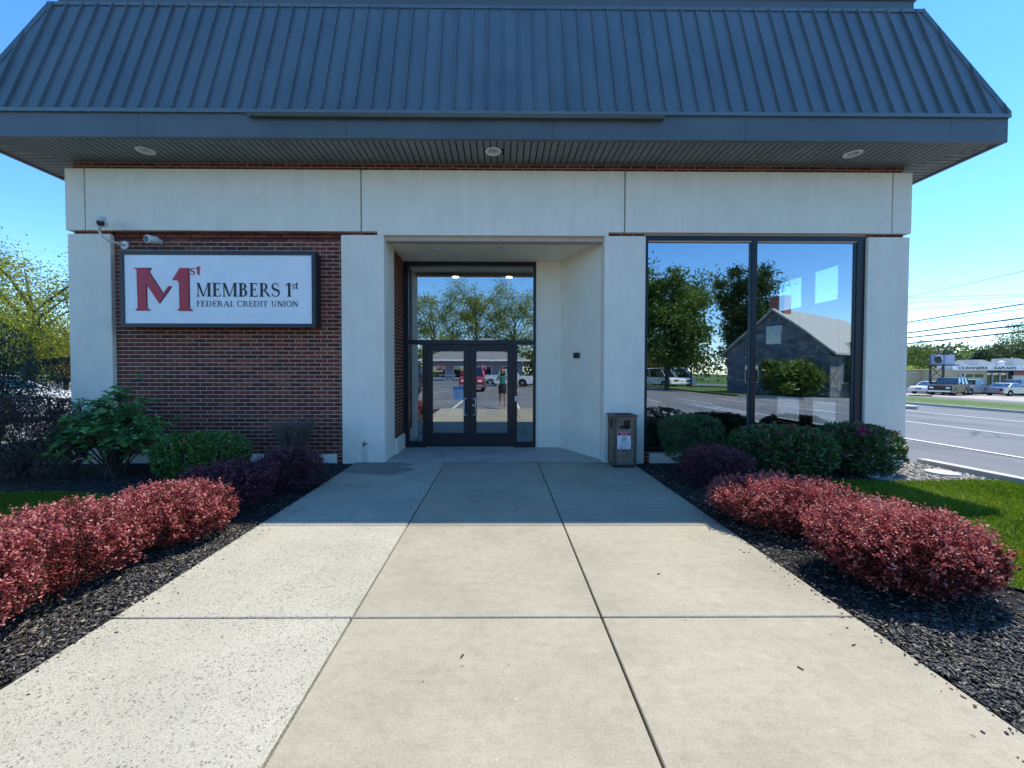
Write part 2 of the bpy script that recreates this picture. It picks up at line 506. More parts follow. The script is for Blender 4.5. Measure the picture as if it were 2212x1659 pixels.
# near kerb beside the lawn: short cast lengths, slightly splayed, from the building corner to the lot
mb = MB()
near_kerb = None
ky = [6.9, 5.2, 3.2, 1.2, -0.8]
for i in range(4):
    y1, y0 = ky[i], ky[i+1]+0.015
    xa = 6.98 + 0.16*(6.9-y1)/1.4*0.7; xb = 6.98 + 0.16*(6.9-y0)/1.4*0.7
    m2 = MB()
    m2.add([(xa,y1,-0.3),(xa+0.2,y1,-0.3),(xb+0.2,y0,-0.3),(xb,y0,-0.3),(xa+0.012,y1,0.075),(xa+0.18,y1,0.075),(xb+0.18,y0,0.075),(xb+0.012,y0,0.075)],
           [(0,1,2,3),(4,5,6,7),(0,1,5,4),(1,2,6,5),(2,3,7,6),(3,0,4,7)])
    if near_kerb is None:
        near_kerb = m2.build('kerb', M['curb']); near_kerb['kind'] = 'structure'
    else:
        m2.build('kerb_length', M['curb'], near_kerb)
# median nose in the road
mb = MB()
pts = [(20.9, 60), (20.85, 24.5), (20.95, 22.6), (21.2, 21.7), (21.6, 21.4), (22.0, 21.7), (22.3, 22.6), (22.4, 24.5), (22.4, 60)]
z0 = gz(21.6)
mb.prism(pts, z0-0.1, z0+0.17, 'z')
md = mb.build('median', M['curb']); md['kind'] = 'structure'
# garden sheets: mulch beds, lawns, gravel
def flat(name, poly, mat, z, kind='structure'):
    o = MB().add([(x, y, z) for x, y in poly], [tuple(range(len(poly)))]).build(name, mat)
    o['kind'] = kind
    return o
flat('mulch_bed', [(2.225,-0.1),(6.99,-0.1),(6.99,6.98),(2.225,6.98)], M['mulch'], -0.022)
flat('mulch_bed', [(-2.395,6.98),(-9.9,6.98),(-9.9,-0.1),(-2.395,-0.1)], M['mulch'], -0.022)
LAWN_R = [(3.75,2.72),(3.45,3.3),(3.35,4.1),(3.45,5.0),(3.9,5.5),(4.6,5.72),(6.95,5.72),(7.1,4.2),(7.2,2.0),(5.6,2.0),(4.5,2.35)]
LAWN_L = [(-3.75,5.05),(-5.0,5.12),(-9.8,5.1),(-9.8,1.0),(-4.6,1.0),(-4.1,3.0),(-3.7,4.2)]
flat('lawn', LAWN_R, M['lawn'], 0.0)
flat('lawn', LAWN_L, M['lawn'], 0.0)
flat('gravel_bed', [(5.3,5.72),(6.97,5.72),(6.97,6.94),(6.2,6.94)], M['sand'], -0.012)

# the walkway: separate cast slabs with open joints
walk = MB().box(-2.40, 2.235, -0.27, 8.36, -0.3, -0.055).build('walkway', plain('joint dirt', (0.05, 0.046, 0.04), 0.95))
walk['kind'] = 'structure'
jx = [-2.395, -0.915, 0.635, 2.225]
jy = [-0.26, 1.02, 2.555, 4.095, 5.625, 6.935]
def slab(x0, x1, y0, y1, mat, z1=0.0):
    g = 0.0062
    m2 = MB().rbox(x0+g, x1-g, y0+g, y1-g, -0.054, z1, 0.005)
    return m2.build('slab', mat, walk)
for i in range(3):
    for j in range(5):
        slab(jx[i], jx[i+1], jy[j], jy[j+1], M['aggregate' if i == 0 else 'walk'], 0.0 if i else 0.002)
M['landing'] = plain('landing concrete', (0.40, 0.38, 0.34), 0.8, var=0.22, scale=2.5, bump=0.25, bscale=120)
MB().add([(-2.3,6.94,0.001),(1.78,6.94,0.001),(1.78,8.36,0.001),(-2.3,8.36,0.001)], [(0,1,2,3)]).build('landing', M['landing'], walk)
# a flat grey repair patch under the hose tap, with a ragged edge
ptc = [(-2.39,6.925),(-2.39,6.30),(-2.25,6.22),(-2.0,6.17),(-1.8,6.13),(-1.62,6.10),(-1.52,6.2),(-1.43,6.26),(-1.36,6.37),(-1.31,6.46),(-1.40,6.53),(-1.52,6.57),(-1.62,6.62),(-1.5,6.66),(-1.42,6.72),(-1.45,6.80),(-1.55,6.84),(-1.6,6.925)]
MB().add([(x, y, 0.0065) for x, y in ptc], [tuple(range(len(ptc)))]).build('repair_patch', plain('patch mortar', (0.21, 0.20, 0.17), 0.85, var=0.2, scale=8, bump=0.2), walk)
# ================================================================== THE BUILDING
B = thing('bank_building', (0, 7, 0), 'single storey bank with blue metal mansard roof, brick wall and concrete piers', 'building')
FY, BY = 6.95, 7.015          # concrete front plane, brick plane
YB = 19.0                     # rear
def part(name, mb, mat, parent=None, smooth=False):
    return mb.build(name, mat, parent or B, smooth)

# --- concrete piers, with softened edges
for x0, x1, y1 in ((-7.11, -6.41, 7.5), (-2.63, -1.92, 7.61), (1.735, 2.42, 7.22), (6.14, 6.84, 7.5)):
    part('pier', MB().rbox(x0, x1, FY, y1, -0.12, 3.775, 0.008), M['panel'])
# --- entablature panels with open joints between them
J = [-7.13, -6.812, -2.293, 2.066, 6.53, 6.855]
for i in range(5):
    x0, x1 = J[i]+(0.012 if i else 0), J[i+1]-(0.012 if i < 4 else 0)
    m2 = MB()
    if i in (1, 2, 3):
        # panels that step down over the entrance
        g0, g1 = -2.029, 1.80
        poly = [(x0, 4.835), (x0, 3.835)]
        if i == 1: poly = [(x0,4.835),(x0,3.835),(x1,3.835),(x1,4.835)]
        if i == 2: poly = [(x0,4.835),(x0,3.835),(g0,3.835),(g0,3.776),(g1,3.776),(g1,3.835),(x1,3.835),(x1,4.835)]
        if i == 3: poly = [(x0,4.835),(x0,3.835),(x1,3.835),(x1,4.835)]
        m2.prism(poly, FY, 7.10, 'y')
    else:
        m2.box(x0, x1, FY, 7.10, 3.835, 4.835)
    part('concrete_panel', m2, M['panel'])
part('joint_backing', MB().box(-7.0, 6.7, 6.985, 7.09, 3.86, 4.82), plain('sealant', (0.30, 0.30, 0.28), 0.8))
# returns of the end panels along the side walls
part('side_panel', MB().box(6.70, 6.855, 7.10, YB, 3.835, 4.835), M['panel'])
part('side_panel', MB().box(-7.13, -6.98, 7.10, YB, 3.835, 4.835), M['panel'])

# --- brickwork
BL, BH, JT = 0.2127, 0.0667, 0.0125
wall = part('brick_wall', MB().box(-6.62, -2.5, BY+0.0045, 7.2, -0.12, 4.90), M['mortar'])
part('upper_wall', MB().box(-7.06, 6.78, BY+0.0045, 7.2, 3.70, 5.2), M['mortar'])
def brick_mesh(l):
    return MB().box(-l/2, l/2, 0, 0.05, -(BH-JT)/2, (BH-JT)/2).mesh('brick', M['brick'])
full = brick_mesh(BL-JT)
meshes = {}
singles, rest = [], []
def courses(x0, x1, z0, z1, off=0):
    out = []
    r = 0
    z = z0
    while z + BH*0.4 < z1:
        x = x0 - (BL/2 if (r+off) % 2 else 0)
        while x < x1 - 0.02:
            a, b = max(x, x0), min(x+BL, x1)
            if b-a > 0.035: out.append((a, b, z, min(z+BH, z1)))
            x += BL
        z += BH; r += 1
    return out
main = courses(-6.405, -2.63, 0.128, 3.835)
band = courses(-7.065, 6.785, 4.838, 4.962)
gapb = courses(-7.065, -6.41, 3.772, 3.838) + courses(-2.62, -2.03, 3.772, 3.838, 1) + courses(1.81, 2.42, 3.772, 3.838) + courses(6.15, 6.785, 3.772, 3.838, 1)
low = courses(-2.742, -2.632, -0.05, 0.128) + courses(2.425, 2.53, -0.05, 0.17)
for b in band[:66]: singles.append(b)
rest += band[66:] + gapb + low
for b in main:
    zc, xc = (b[2]+b[3])/2, (b[0]+b[1])/2
    if 1.0 < zc < 2.22 and len(singles) < 298: singles.append(b)
    elif not (2.32 < zc < 3.36 and -6.0 < xc < -3.2): rest.append(b)
for a, b, z0, z1 in singles:
    if abs(b-a-BL) < 1e-3 and abs(z1-z0-BH) < 1e-3: me = full
    else: me = MB().box(-(b-a-JT)/2, (b-a-JT)/2, 0, 0.05, -(z1-z0-JT)/2, (z1-z0-JT)/2).mesh('brick', M['brick'])
    o = link('brick', me, wall)
    o.location = ((a+b)/2, BY + random.uniform(-0.0012, 0.0012), (z0+z1)/2)
m2 = MB()
for a, b, z0, z1 in rest:
    dy = random.uniform(-0.0012, 0.0012)
    m2.box(a+JT/2, b-JT/2, BY+dy, BY+0.05, z0+JT/2, z1-JT/2)
o = part('brickwork', m2, M['brick'], wall); o['kind'] = 'stuff'
# brick return inside the entrance recess
part('return_wall', MB().box(-2.2, -1.9265, 7.60, 8.45, -0.05, 3.9), M['mortar'])
m2 = MB()
for a, b, z0, z1 in courses(7.615, 8.31, 0.29, 3.72):
    m2.box(-1.98, -1.921+random.uniform(-0.001, 0.001), a+JT/2, b-JT/2, z0+JT/2, z1-JT/2)
o = part('return_brickwork', m2, M['brick']); o['kind'] = 'stuff'
part('plinth_block', MB().rbox(-2.1, -1.885, 7.63, 8.297, -0.02, 0.285, 0.006), M['panel'])
# plinth courses under the brick wall and under the window
part('plinth_block', MB().rbox(-6.45, -2.745, 6.982, 7.1, -0.12, 0.122, 0.01), M['panel'])
part('plinth_block', MB().rbox(2.535, 6.15, 6.982, 7.1, -0.12, 0.13, 0.01), M['panel'])
part('window_sill_wall', MB().box(2.3, 6.2, 7.03, 7.16, -0.12, 0.165), M['mortar'])

# --- entrance recess: plaster walls and ceiling
mb = MB()
poly = [(0.715, 8.33), (1.21, 8.33), (1.735, 7.20), (1.9, 7.20), (1.9, 8.5), (0.715, 8.5)]
mb.prism(poly, -0.05, 3.9, 'z')
part('recess_wall', mb, M['plaster'])
mb = MB()
mb.add([(-1.96,7.09,3.770),(1.9,7.09,3.770),(1.9,8.5,3.692),(-1.96,8.5,3.692),(-1.96,7.09,3.9),(1.9,7.09,3.9),(1.9,8.5,3.9),(-1.96,8.5,3.9)],
       [(0,1,2,3),(4,5,6,7),(0,1,5,4),(1,2,6,5),(2,3,7,6),(3,0,4,7)])
part('recess_ceiling', mb, M['plaster'])

# --- shell: side and rear walls, flat roof, floor, inner partitions
shell = MB()
shell.box(-7.06, -6.9, 7.2, YB, -0.1, 5.1)
shell.box(-7.06, 6.78, YB-0.2, YB, -0.1, 5.1)
part('outer_wall', shell, M['brick'])
# right side wall with two tall window openings
m2 = MB()
ops = [(8.15, 8.95), (9.15, 10.1)]
ys = [7.2, 8.15, 8.95, 9.15, 10.1, YB-0.2]
for a, b in ((7.2, 8.15), (8.95, 9.15), (10.1, YB-0.2)): m2.box(6.62, 6.78, a, b, -0.1, 5.1)
for a, b in ops:
    m2.box(6.62, 6.78, a, b, -0.1, 0.35); m2.box(6.62, 6.78, a, b, 3.7, 5.1)
part('side_wall', m2, M['brick'])
for a, b in ops:
    w = part('side_window', MB().box(6.68, 6.72, a, a+0.05, 0.35, 3.7).box(6.68, 6.72, b-0.05, b, 0.35, 3.7).box(6.68, 6.72, a+0.05, b-0.05, 0.35, 0.41).box(6.68, 6.72, a+0.05, b-0.05, 3.64, 3.7), M['black'])
    MB().box(6.697, 6.703, a+0.05, b-0.05, 0.41, 3.64).build('pane', M['glass_clear'], w)
    MB().box(6.60, 6.612, a-0.03, b+0.03, 0.95, 2.95).build('blind', M['darkin'], w)
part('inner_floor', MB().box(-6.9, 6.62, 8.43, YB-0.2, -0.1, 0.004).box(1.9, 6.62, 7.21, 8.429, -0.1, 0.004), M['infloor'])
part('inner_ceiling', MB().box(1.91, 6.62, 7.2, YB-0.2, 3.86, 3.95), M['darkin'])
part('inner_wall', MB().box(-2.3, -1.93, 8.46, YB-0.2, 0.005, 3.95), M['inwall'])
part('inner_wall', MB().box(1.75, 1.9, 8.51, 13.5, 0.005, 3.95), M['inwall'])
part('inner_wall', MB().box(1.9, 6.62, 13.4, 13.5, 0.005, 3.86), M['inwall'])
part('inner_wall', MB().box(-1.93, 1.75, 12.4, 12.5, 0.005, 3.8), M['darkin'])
# suspended ceiling of the lobby: tiles in a grid
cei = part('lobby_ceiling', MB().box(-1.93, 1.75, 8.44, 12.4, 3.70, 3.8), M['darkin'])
for i in range(6):
    for j in range(6):
        x, y = -1.93+i*0.613, 8.46+j*0.655
        MB().box(x+0.012, x+0.601, y+0.012, y+0.643, 3.685, 3.699).build('ceiling_tile', M['incei'], cei)
for x in (-1.02, 0.21):
    mb = MB().lathe([(0.07, 3.684), (0.075, 3.675), (0.055, 3.674)], (x, 9.6, 0), 20)
    mb.build('lobby_lamp', emit('lit lamp', (1, 0.95, 0.85), 6.0), cei)
# dark poster frame and rail seen through the left sidelight
part('notice_board', MB().box(-1.925, -1.88, 8.85, 9.45, 0.95, 1.95), M['black'])

# --- front window: frame, mullion, two tall panes
WX0, WX1, WZ0, WZ1 = 2.422, 6.138, 0.168, 3.80
fr = MB()
fr.box(WX0, WX0+0.055, 7.0, 7.12, WZ0, WZ1).box(WX1-0.13, WX1, 7.0, 7.12, WZ0, WZ1)
fr.box(WX0+0.055, WX1-0.13, 7.0, 7.12, WZ1-0.075, WZ1).box(WX0+0.055, WX1-0.13, 7.0, 7.12, WZ0, WZ0+0.06)
win = part('window', fr, M['black'])
MB().box(4.232, 4.312, 6.996, 7.116, WZ0+0.061, WZ1-0.076).build('mullion', M['black'], win)
for a, b in ((WX0+0.055, 4.232), (4.312, WX1-0.13)):
    MB().box(a, b, 7.050, 7.058, WZ0+0.06, WZ1-0.075).build('pane', M['glass_window'], win)
    st = MB().box(a, a+0.014, 7.036, 7.049, WZ0+0.06, WZ1-0.075).box(b-0.014, b, 7.036, 7.049, WZ0+0.06, WZ1-0.075).box(a+0.014, b-0.014, 7.036, 7.049, WZ1-0.089, WZ1-0.075)
    st.build('bead', M['trim'], win)

# --- entrance frame, transom, sidelights and the pair of doors
DX0, DX1, DZ1 = -1.92, 0.715, 3.695
DY = 8.31
fr = MB()
fr.box(DX0, DX0+0.10, DY, DY+0.11, 0.003, DZ1).box(DX1-0.05, DX1, DY, DY+0.11, 0.003, DZ1)
fr.box(DX0+0.10, DX1-0.05, DY, DY+0.11, DZ1-0.085, DZ1)
fr.box(DX0+0.10, DX1-0.05, DY-0.004, DY+0.106, 2.055, 2.145)
fr.box(-1.545, -1.47, DY, DY+0.11, 0.003, 2.055).box(0.275, 0.345, DY, DY+0.11, 0.003, 2.055)
fr.box(DX0+0.10, -1.545, DY, DY+0.11, 0.003, 0.12).box(0.345, DX1-0.05, DY, DY+0.11, 0.003, 0.12)
ent = part('entrance_frame', fr, M['black'])
MB().box(DX0+0.10, DX1-0.05, DY+0.05, DY+0.058, 2.145, DZ1-0.085).build('transom_pane', M['glass_door'], ent)
MB().box(DX0+0.10, -1.545, DY+0.05, DY+0.058, 0.12, 2.055).build('sidelight_pane', M['glass_door'], ent)
MB().box(0.345, DX1-0.05, DY+0.05, DY+0.058, 0.12, 2.055).build('sidelight_pane', M['glass_door'], ent)
MB().box(-1.47, 0.275, DY-0.02, DY+0.1, 0.002, 0.018).build('threshold', M['chrome'], ent)
MB().box(0.298, 0.338, DY-0.008, DY-0.001, 0.93, 1.03).build('access_sticker', M['white'], ent)
doors = []
for a, b in ((-1.468, -0.602), (-0.594, 0.273)):
    s, bt, tp = 0.125, 0.27, 0.13
    d = MB()
    d.box(a, a+s, DY+0.02, DY+0.07, 0.02, 2.05).box(b-s, b, DY+0.02, DY+0.07, 0.02, 2.05)
    d.box(a+s, b-s, DY+0.02, DY+0.07, 0.02, 0.02+bt).box(a+s, b-s, DY+0.02, DY+0.07, 2.05-tp, 2.05)
    dr = part('door', d, M['black'])
    MB().box(a+s, b-s, DY+0.042, DY+0.048, 0.02+bt, 2.05-tp).build('pane', M['glass_door'], dr)
    MB().box(a+s-0.02, b-s+0.02, DY+0.085, DY+0.11, 0.86, 0.93).build('push_bar', M['white'], dr)
    doors.append((dr, a+s, b-s))
for (dr, a, b), hx, sg in ((doors[0], -0.665, -1), (doors[1], -0.532, 1)):
    pts = [(hx, DY+0.02, 0.66), (hx+sg*0.0, DY-0.035, 0.66), (hx-sg*0.0, DY-0.055, 0.68), (hx, DY-0.055, 0.82), (hx, DY-0.055, 0.96), (hx, DY-0.035, 0.98), (hx, DY+0.02, 0.98)]
    # C shaped pull: returns sideways towards the stile
    pts = [(hx+sg*-0.0, DY+0.02, 0.655), (hx, DY-0.04, 0.655), (hx-sg*-0.035, DY-0.06, 0.66), (hx+sg*0.052, DY-0.062, 0.69), (hx+sg*0.052, DY-0.062, 0.95), (hx+sg*0.035, DY-0.06, 0.98), (hx, DY-0.04, 0.985), (hx, DY+0.02, 0.985)]
    MB().tube(pts, 0.0125, 8).build('handle', M['handle'], dr, True)
MB().lathe([(0.0, 8.30), (0.018, 8.305), (0.02, 8.325)], (-0.53, 0, 0.845), 14, 'y').build('lock', M['handle'], doors[1][0])

# ------------------------------------------------------------------ roof
ZS = 4.963                                      # soffit level
XL, XR, YF = -7.87, 7.54, 6.225                 # fascia corner lines
TL, TR, TY, ZB, ZT = -7.24, 6.89, 6.92, 5.335, 7.412
YR = YB+0.75
roof = part('roof', MB().add(
    [(XL+.03,YF+.05,ZB),(XR-.03,YF+.05,ZB),(XR-.03,YR,ZB),(XL+.03,YR,ZB),(TL+.02,TY+.05,ZT),(TR-.02,TY+.05,ZT),(TR-.02,YR-.7,ZT),(TL+.02,YR-.7,ZT)],
    [(0,1,2,3),(4,5,6,7),(0,1,5,4),(1,2,6,5),(2,3,7,6),(3,0,4,7)]), M['fascia'])

def clip_poly(poly, f):
    out = []
    for i in range(len(poly)):
        p, q = poly[i], poly[(i+1) % len(poly)]
        a, b = f(p), f(q)
        if a >= 0: out.append(p)
        if (a >= 0) != (b >= 0):
            t = a/(a-b)
            out.append((p[0]+(q[0]-p[0])*t, p[1]+(q[1]-p[1])*t))
    return out

def standing_seam(P0, P1, Q0, Q1, pitch, phase, count_limit=None):
    """P0-P1 bottom edge, Q0-Q1 top edge; pans and ribs clipped on the hips"""
    P0, P1, Q0, Q1 = map(Vector, (P0, P1, Q0, Q1))
    L = (P1-P0).length
    e = (P1-P0)/L
    a = (Q0-P0).dot(e); b = L-(Q1-P0).dot(e)        # hip run at both ends
    upv = (Q0-P0) - e*a
    H = upv.length; u = upv/H
    nrm = e.cross(u).normalized()
    if nrm.z < 0: nrm = -nrm
    def W(s, t, h=0.0): return tuple(P0 + e*s + u*(t*H) + nrm*h)
    left = lambda p: p[0]-a*p[1]
    right = lambda p: (L-b*p[1])-p[0]
    s = phase - pitch*(int(phase/pitch)+1)
    while s < L:
        poly = [(s+0.004,0.0),(s+pitch-0.004,0.0),(s+pitch-0.004,1.0),(s+0.004,1.0)]
        poly = clip_poly(clip_poly(poly, left), right)
        if len(poly) >= 3:
            mb = MB(); n = len(poly)
            bow = random.uniform(0.0, 0.003)
            mb.add([W(p[0], p[1], 0.028+bow) for p in poly] + [W(p[0], p[1], 0.012) for p in poly],
                   [tuple(range(n)), tuple(range(2*n-1, n-1, -1))] + [(i, n+i, n+(i+1)%n, (i+1)%n) for i in range(n)])
            mb.build('roof_pan', M['roof'], roof)
        # rib at s
        t0, t1 = 0.0, 1.0
        if a > 1e-6: t1 = min(t1, s/a)
        if b > 1e-6: t1 = min(t1, (L-s)/b)
        if 0.02 < s < L-0.02 and t1 > 0.03:
            w = 0.011
            mb = MB()
            vs = []
            for t in (t0, t1):
                vs += [W(s-w, t, 0.02), W(s+w, t, 0.02), W(s+w*0.7, t, 0.066), W(s-w*0.7, t, 0.066)]
            mb.add(vs, [(0,1,2,3),(4,5,6,7),(0,1,5,4),(1,2,6,5),(2,3,7,6),(3,0,4,7)])
            mb.build('roof_rib', M['trim'] if False else M['roof'], roof)
        s += pitch
    return W
standing_seam((XL,YF,ZB),(XR,YF,ZB),(TL,TY,ZT),(TR,TY,ZT), 0.2405, 0.274-XL)
standing_seam((XR,YF,ZB),(XR,12.0,ZB),(TR,TY,ZT),(TR,12.0,ZT), 0.2405, 0.1)
standing_seam((XL,12.0,ZB),(XL,YF,ZB),(TL,12.0,ZT),(TL,TY,ZT), 0.2405, 0.1)
for x0, x1 in ((XL, TL), (XR, TR)):
    MB().tube([(x0, YF-0.005, ZB+0.02), (x1, TY-0.01, ZT+0.02)], 0.05, 6).build('hip_cap', M['trim'], roof)
# top flashing and parapet coping
m2 = MB().box(TL-0.03, TR+0.03, TY-0.055, TY+0.06, ZT-0.025, ZT+0.028)
m2.build('top_flashing', M['trim'], roof)
MB().box(TL+0.10, TR-0.115, TY-0.005, TY+0.2, ZT+0.03, 7.605).build('parapet', M['fascia'], roof)
MB().box(TL+0.06, TR-0.075, TY-0.03, TY+0.23, 7.606, 7.632).build('coping', M['trim'], roof)
# fascia in lengths, drip edge, gutter
for x0, x1 in ((XL, -5.3), (-5.296, -2.26), (-2.256, 0.78), (0.784, 3.62), (3.624, 6.68), (6.684, XR)):
    MB().box(x0, x1, YF-0.012, YF+0.05, 4.945, 5.29).build('fascia_board', M['fascia'], roof)
MB().box(XL-0.012, XR+0.012, YF-0.045, YF+0.06, 5.291, 5.345).build('drip_edge', M['trim'], roof)
for sx, x in ((-1, XL), (1, XR)):
    MB().box(min(x, x-sx*0.06), max(x, x-sx*0.06), YF+0.051, YR, 4.945, 5.29).build('fascia_board', M['fascia'], roof)
    MB().box(x-0.04 if sx < 0 else x-0.06, x+0.06 if sx < 0 else x+0.04, YF+0.061, YR, 5.291, 5.345).build('drip_edge', M['trim'], roof)
g = MB().prism([(YF-0.013,5.235),(YF-0.085,5.215),(YF-0.125,5.25),(YF-0.125,5.288),(YF-0.046,5.2905),(YF-0.013,5.2905)], -3.66, 2.40, 'x')
g.build('gutter', M['trim'], roof)
# soffit: separate planks with dark grooves between them
LIGHTS = [(-5.547, 6.64), (-0.11, 6.60), (5.56, 6.61)]
HR = 0.088                                       # half size of the openings cut for the recessed lights
m2 = MB()
gx = [XL+0.07] + [v for lx, _ in LIGHTS for v in (lx-HR, lx+HR)] + [XR-0.07]
for i in range(len(gx)-1):
    if i % 2 == 0: m2.box(gx[i], gx[i+1], YF+0.06, YR-0.05, ZS+0.014, ZS+0.05)
    else:
        ly = LIGHTS[i//2][1]
        m2.box(gx[i], gx[i+1], YF+0.06, ly-HR, ZS+0.014, ZS+0.05); m2.box(gx[i], gx[i+1], ly+HR, YR-0.05, ZS+0.014, ZS+0.05)
sof = part('soffit', m2, M['groove'])
pw = 0.1035
def plank(poly):
    n = len(poly)
    mb = MB()
    mb.add([(x, y, ZS) for x, y in poly] + [(x, y, ZS+0.016) for x, y in poly], [tuple(range(n)), tuple(range(2*n-1, n-1, -1))] + [(i, n+i, n+(i+1)%n, (i+1)%n) for i in range(n)])
    mb.build('soffit_plank', M['soffit'], sof)
y0s = YF+0.052
CXL, CXR, CY = -7.06, 6.78, BY+0.02
kl = (CY-y0s)/(CXL-(XL+.06)); kr = (CY-y0s)/((XR-.06)-CXR)
x = XL+0.06
while x < XR-0.06:
    a, b = x+0.010, min(x+pw-0.010, XR-0.06)
    def ye(v):
        return min(CY, y0s + (v-(XL+.06))*kl, y0s + ((XR-.06)-v)*kr)
    if ye(a) > y0s+0.005 or ye(b) > y0s+0.005:
        ya, yb_ = max(ye(a), y0s+.002), max(ye(b), y0s+.002)
        cut = [ly for lx, ly in LIGHTS if a < lx+HR and b > lx-HR]
        if cut:
            plank([(a, y0s), (b, y0s), (b, cut[0]-HR), (a, cut[0]-HR)]); plank([(a, cut[0]+HR), (b, cut[0]+HR), (b, yb_), (a, ya)])
        else:
            plank([(a, y0s), (b, y0s), (b, yb_), (a, ya)])
    x += pw
y = y0s
while y < 10.5:
    a, b = y+0.010, y+pw-0.010
    xl = lambda v: min(CXL, XL+.06 + (v-y0s)/kl) - 0.004
    xr = lambda v: max(CXR, XR-.06 - (v-y0s)/kr) + 0.004
    plank([(XL+.062, a), (xl(a), a), (xl(b), b), (XL+.062, b)])
    plank([(xr(a), a), (XR-.062, a), (XR-.062, b), (xr(b), b)])
    y += pw
MB().box(XL+.06, CXL, 10.51, YR-.1, ZS, ZS+0.013).box(CXR, XR-.06, 10.51, YR-.1, ZS, ZS+0.013).build('soffit_sheet', M['soffit'], sof)

# --- recessed downlights (hung in the soffit and in the recess ceiling)
def downlight(x, y, z, r, label, grp):
    t = thing('recessed_light', (x, y, z), label, 'light', grp)
    if r > 0.12:
        # a real cup above the opening cut in the planks
        MB().lathe([(0.084, 0.0), (0.084, -0.007), (0.122, -0.007), (0.130, 0.0)], (0,0,0), 32, cap=False).build('trim_ring', M['lampcup'], t, True, world=False)
        MB().lathe([(0.0845, -0.004), (0.083, 0.03), (0.074, 0.09), (0.055, 0.13), (0.02, 0.14)], (0,0,0), 32, cap=False).build('reflector', M['lampcup'], t, True, world=False)
        MB().lathe([(0.02, 0.139), (0.035, 0.10), (0.036, 0.07), (0.025, 0.05), (0.004, 0.045)], (0,0,0), 16).build('bulb', M['white'], t, True, world=False)
        return t
    mb = MB()
    mb.lathe([(r, 0.006), (r*1.0, -0.006), (r*0.93, -0.008), (r*0.90, 0.0), (r*0.86, 0.012)], (0,0,0), 28, cap=False)
    mb.build('trim_ring', M['chrome'], t, True, world=False)
    MB().lathe([(r*0.90, -0.002), (r*0.86, -0.0035), (r*0.55, -0.0045), (r*0.2, -0.0048)], (0,0,0), 28).build('reflector', M['lampcup'], t, True, world=False)
    return t
t_ = NT('lamp reflector')
p_ = t_.pos(src='obj')
w_ = t_.noise(t_.pos((30, 2, 1), 'obj'), 1.0, 2)
M['lampcup'] = t_.out(t_.ramp(w_, [(0.3, (0.70, 0.70, 0.67)), (0.6, (0.92, 0.92, 0.90))]), 0.35, metal=0.25)
downlight(-5.547, 6.64, ZS, 0.13, 'round metal recessed light in the soffit above the wall sign', 'soffit lights')
downlight(-0.11, 6.60, ZS, 0.13, 'round metal recessed light in the soffit above the entrance', 'soffit lights')
downlight(5.56, 6.61, ZS, 0.13, 'round metal recessed light in the soffit above the big window', 'soffit lights')
downlight(-1.15, 7.60, 3.738, 0.10, 'small round light in the entrance ceiling nearer the brick side', 'entrance ceiling lights')
downlight(0.045, 7.60, 3.738, 0.10, 'small round light in the entrance ceiling nearer the plaster side', 'entrance ceiling lights')
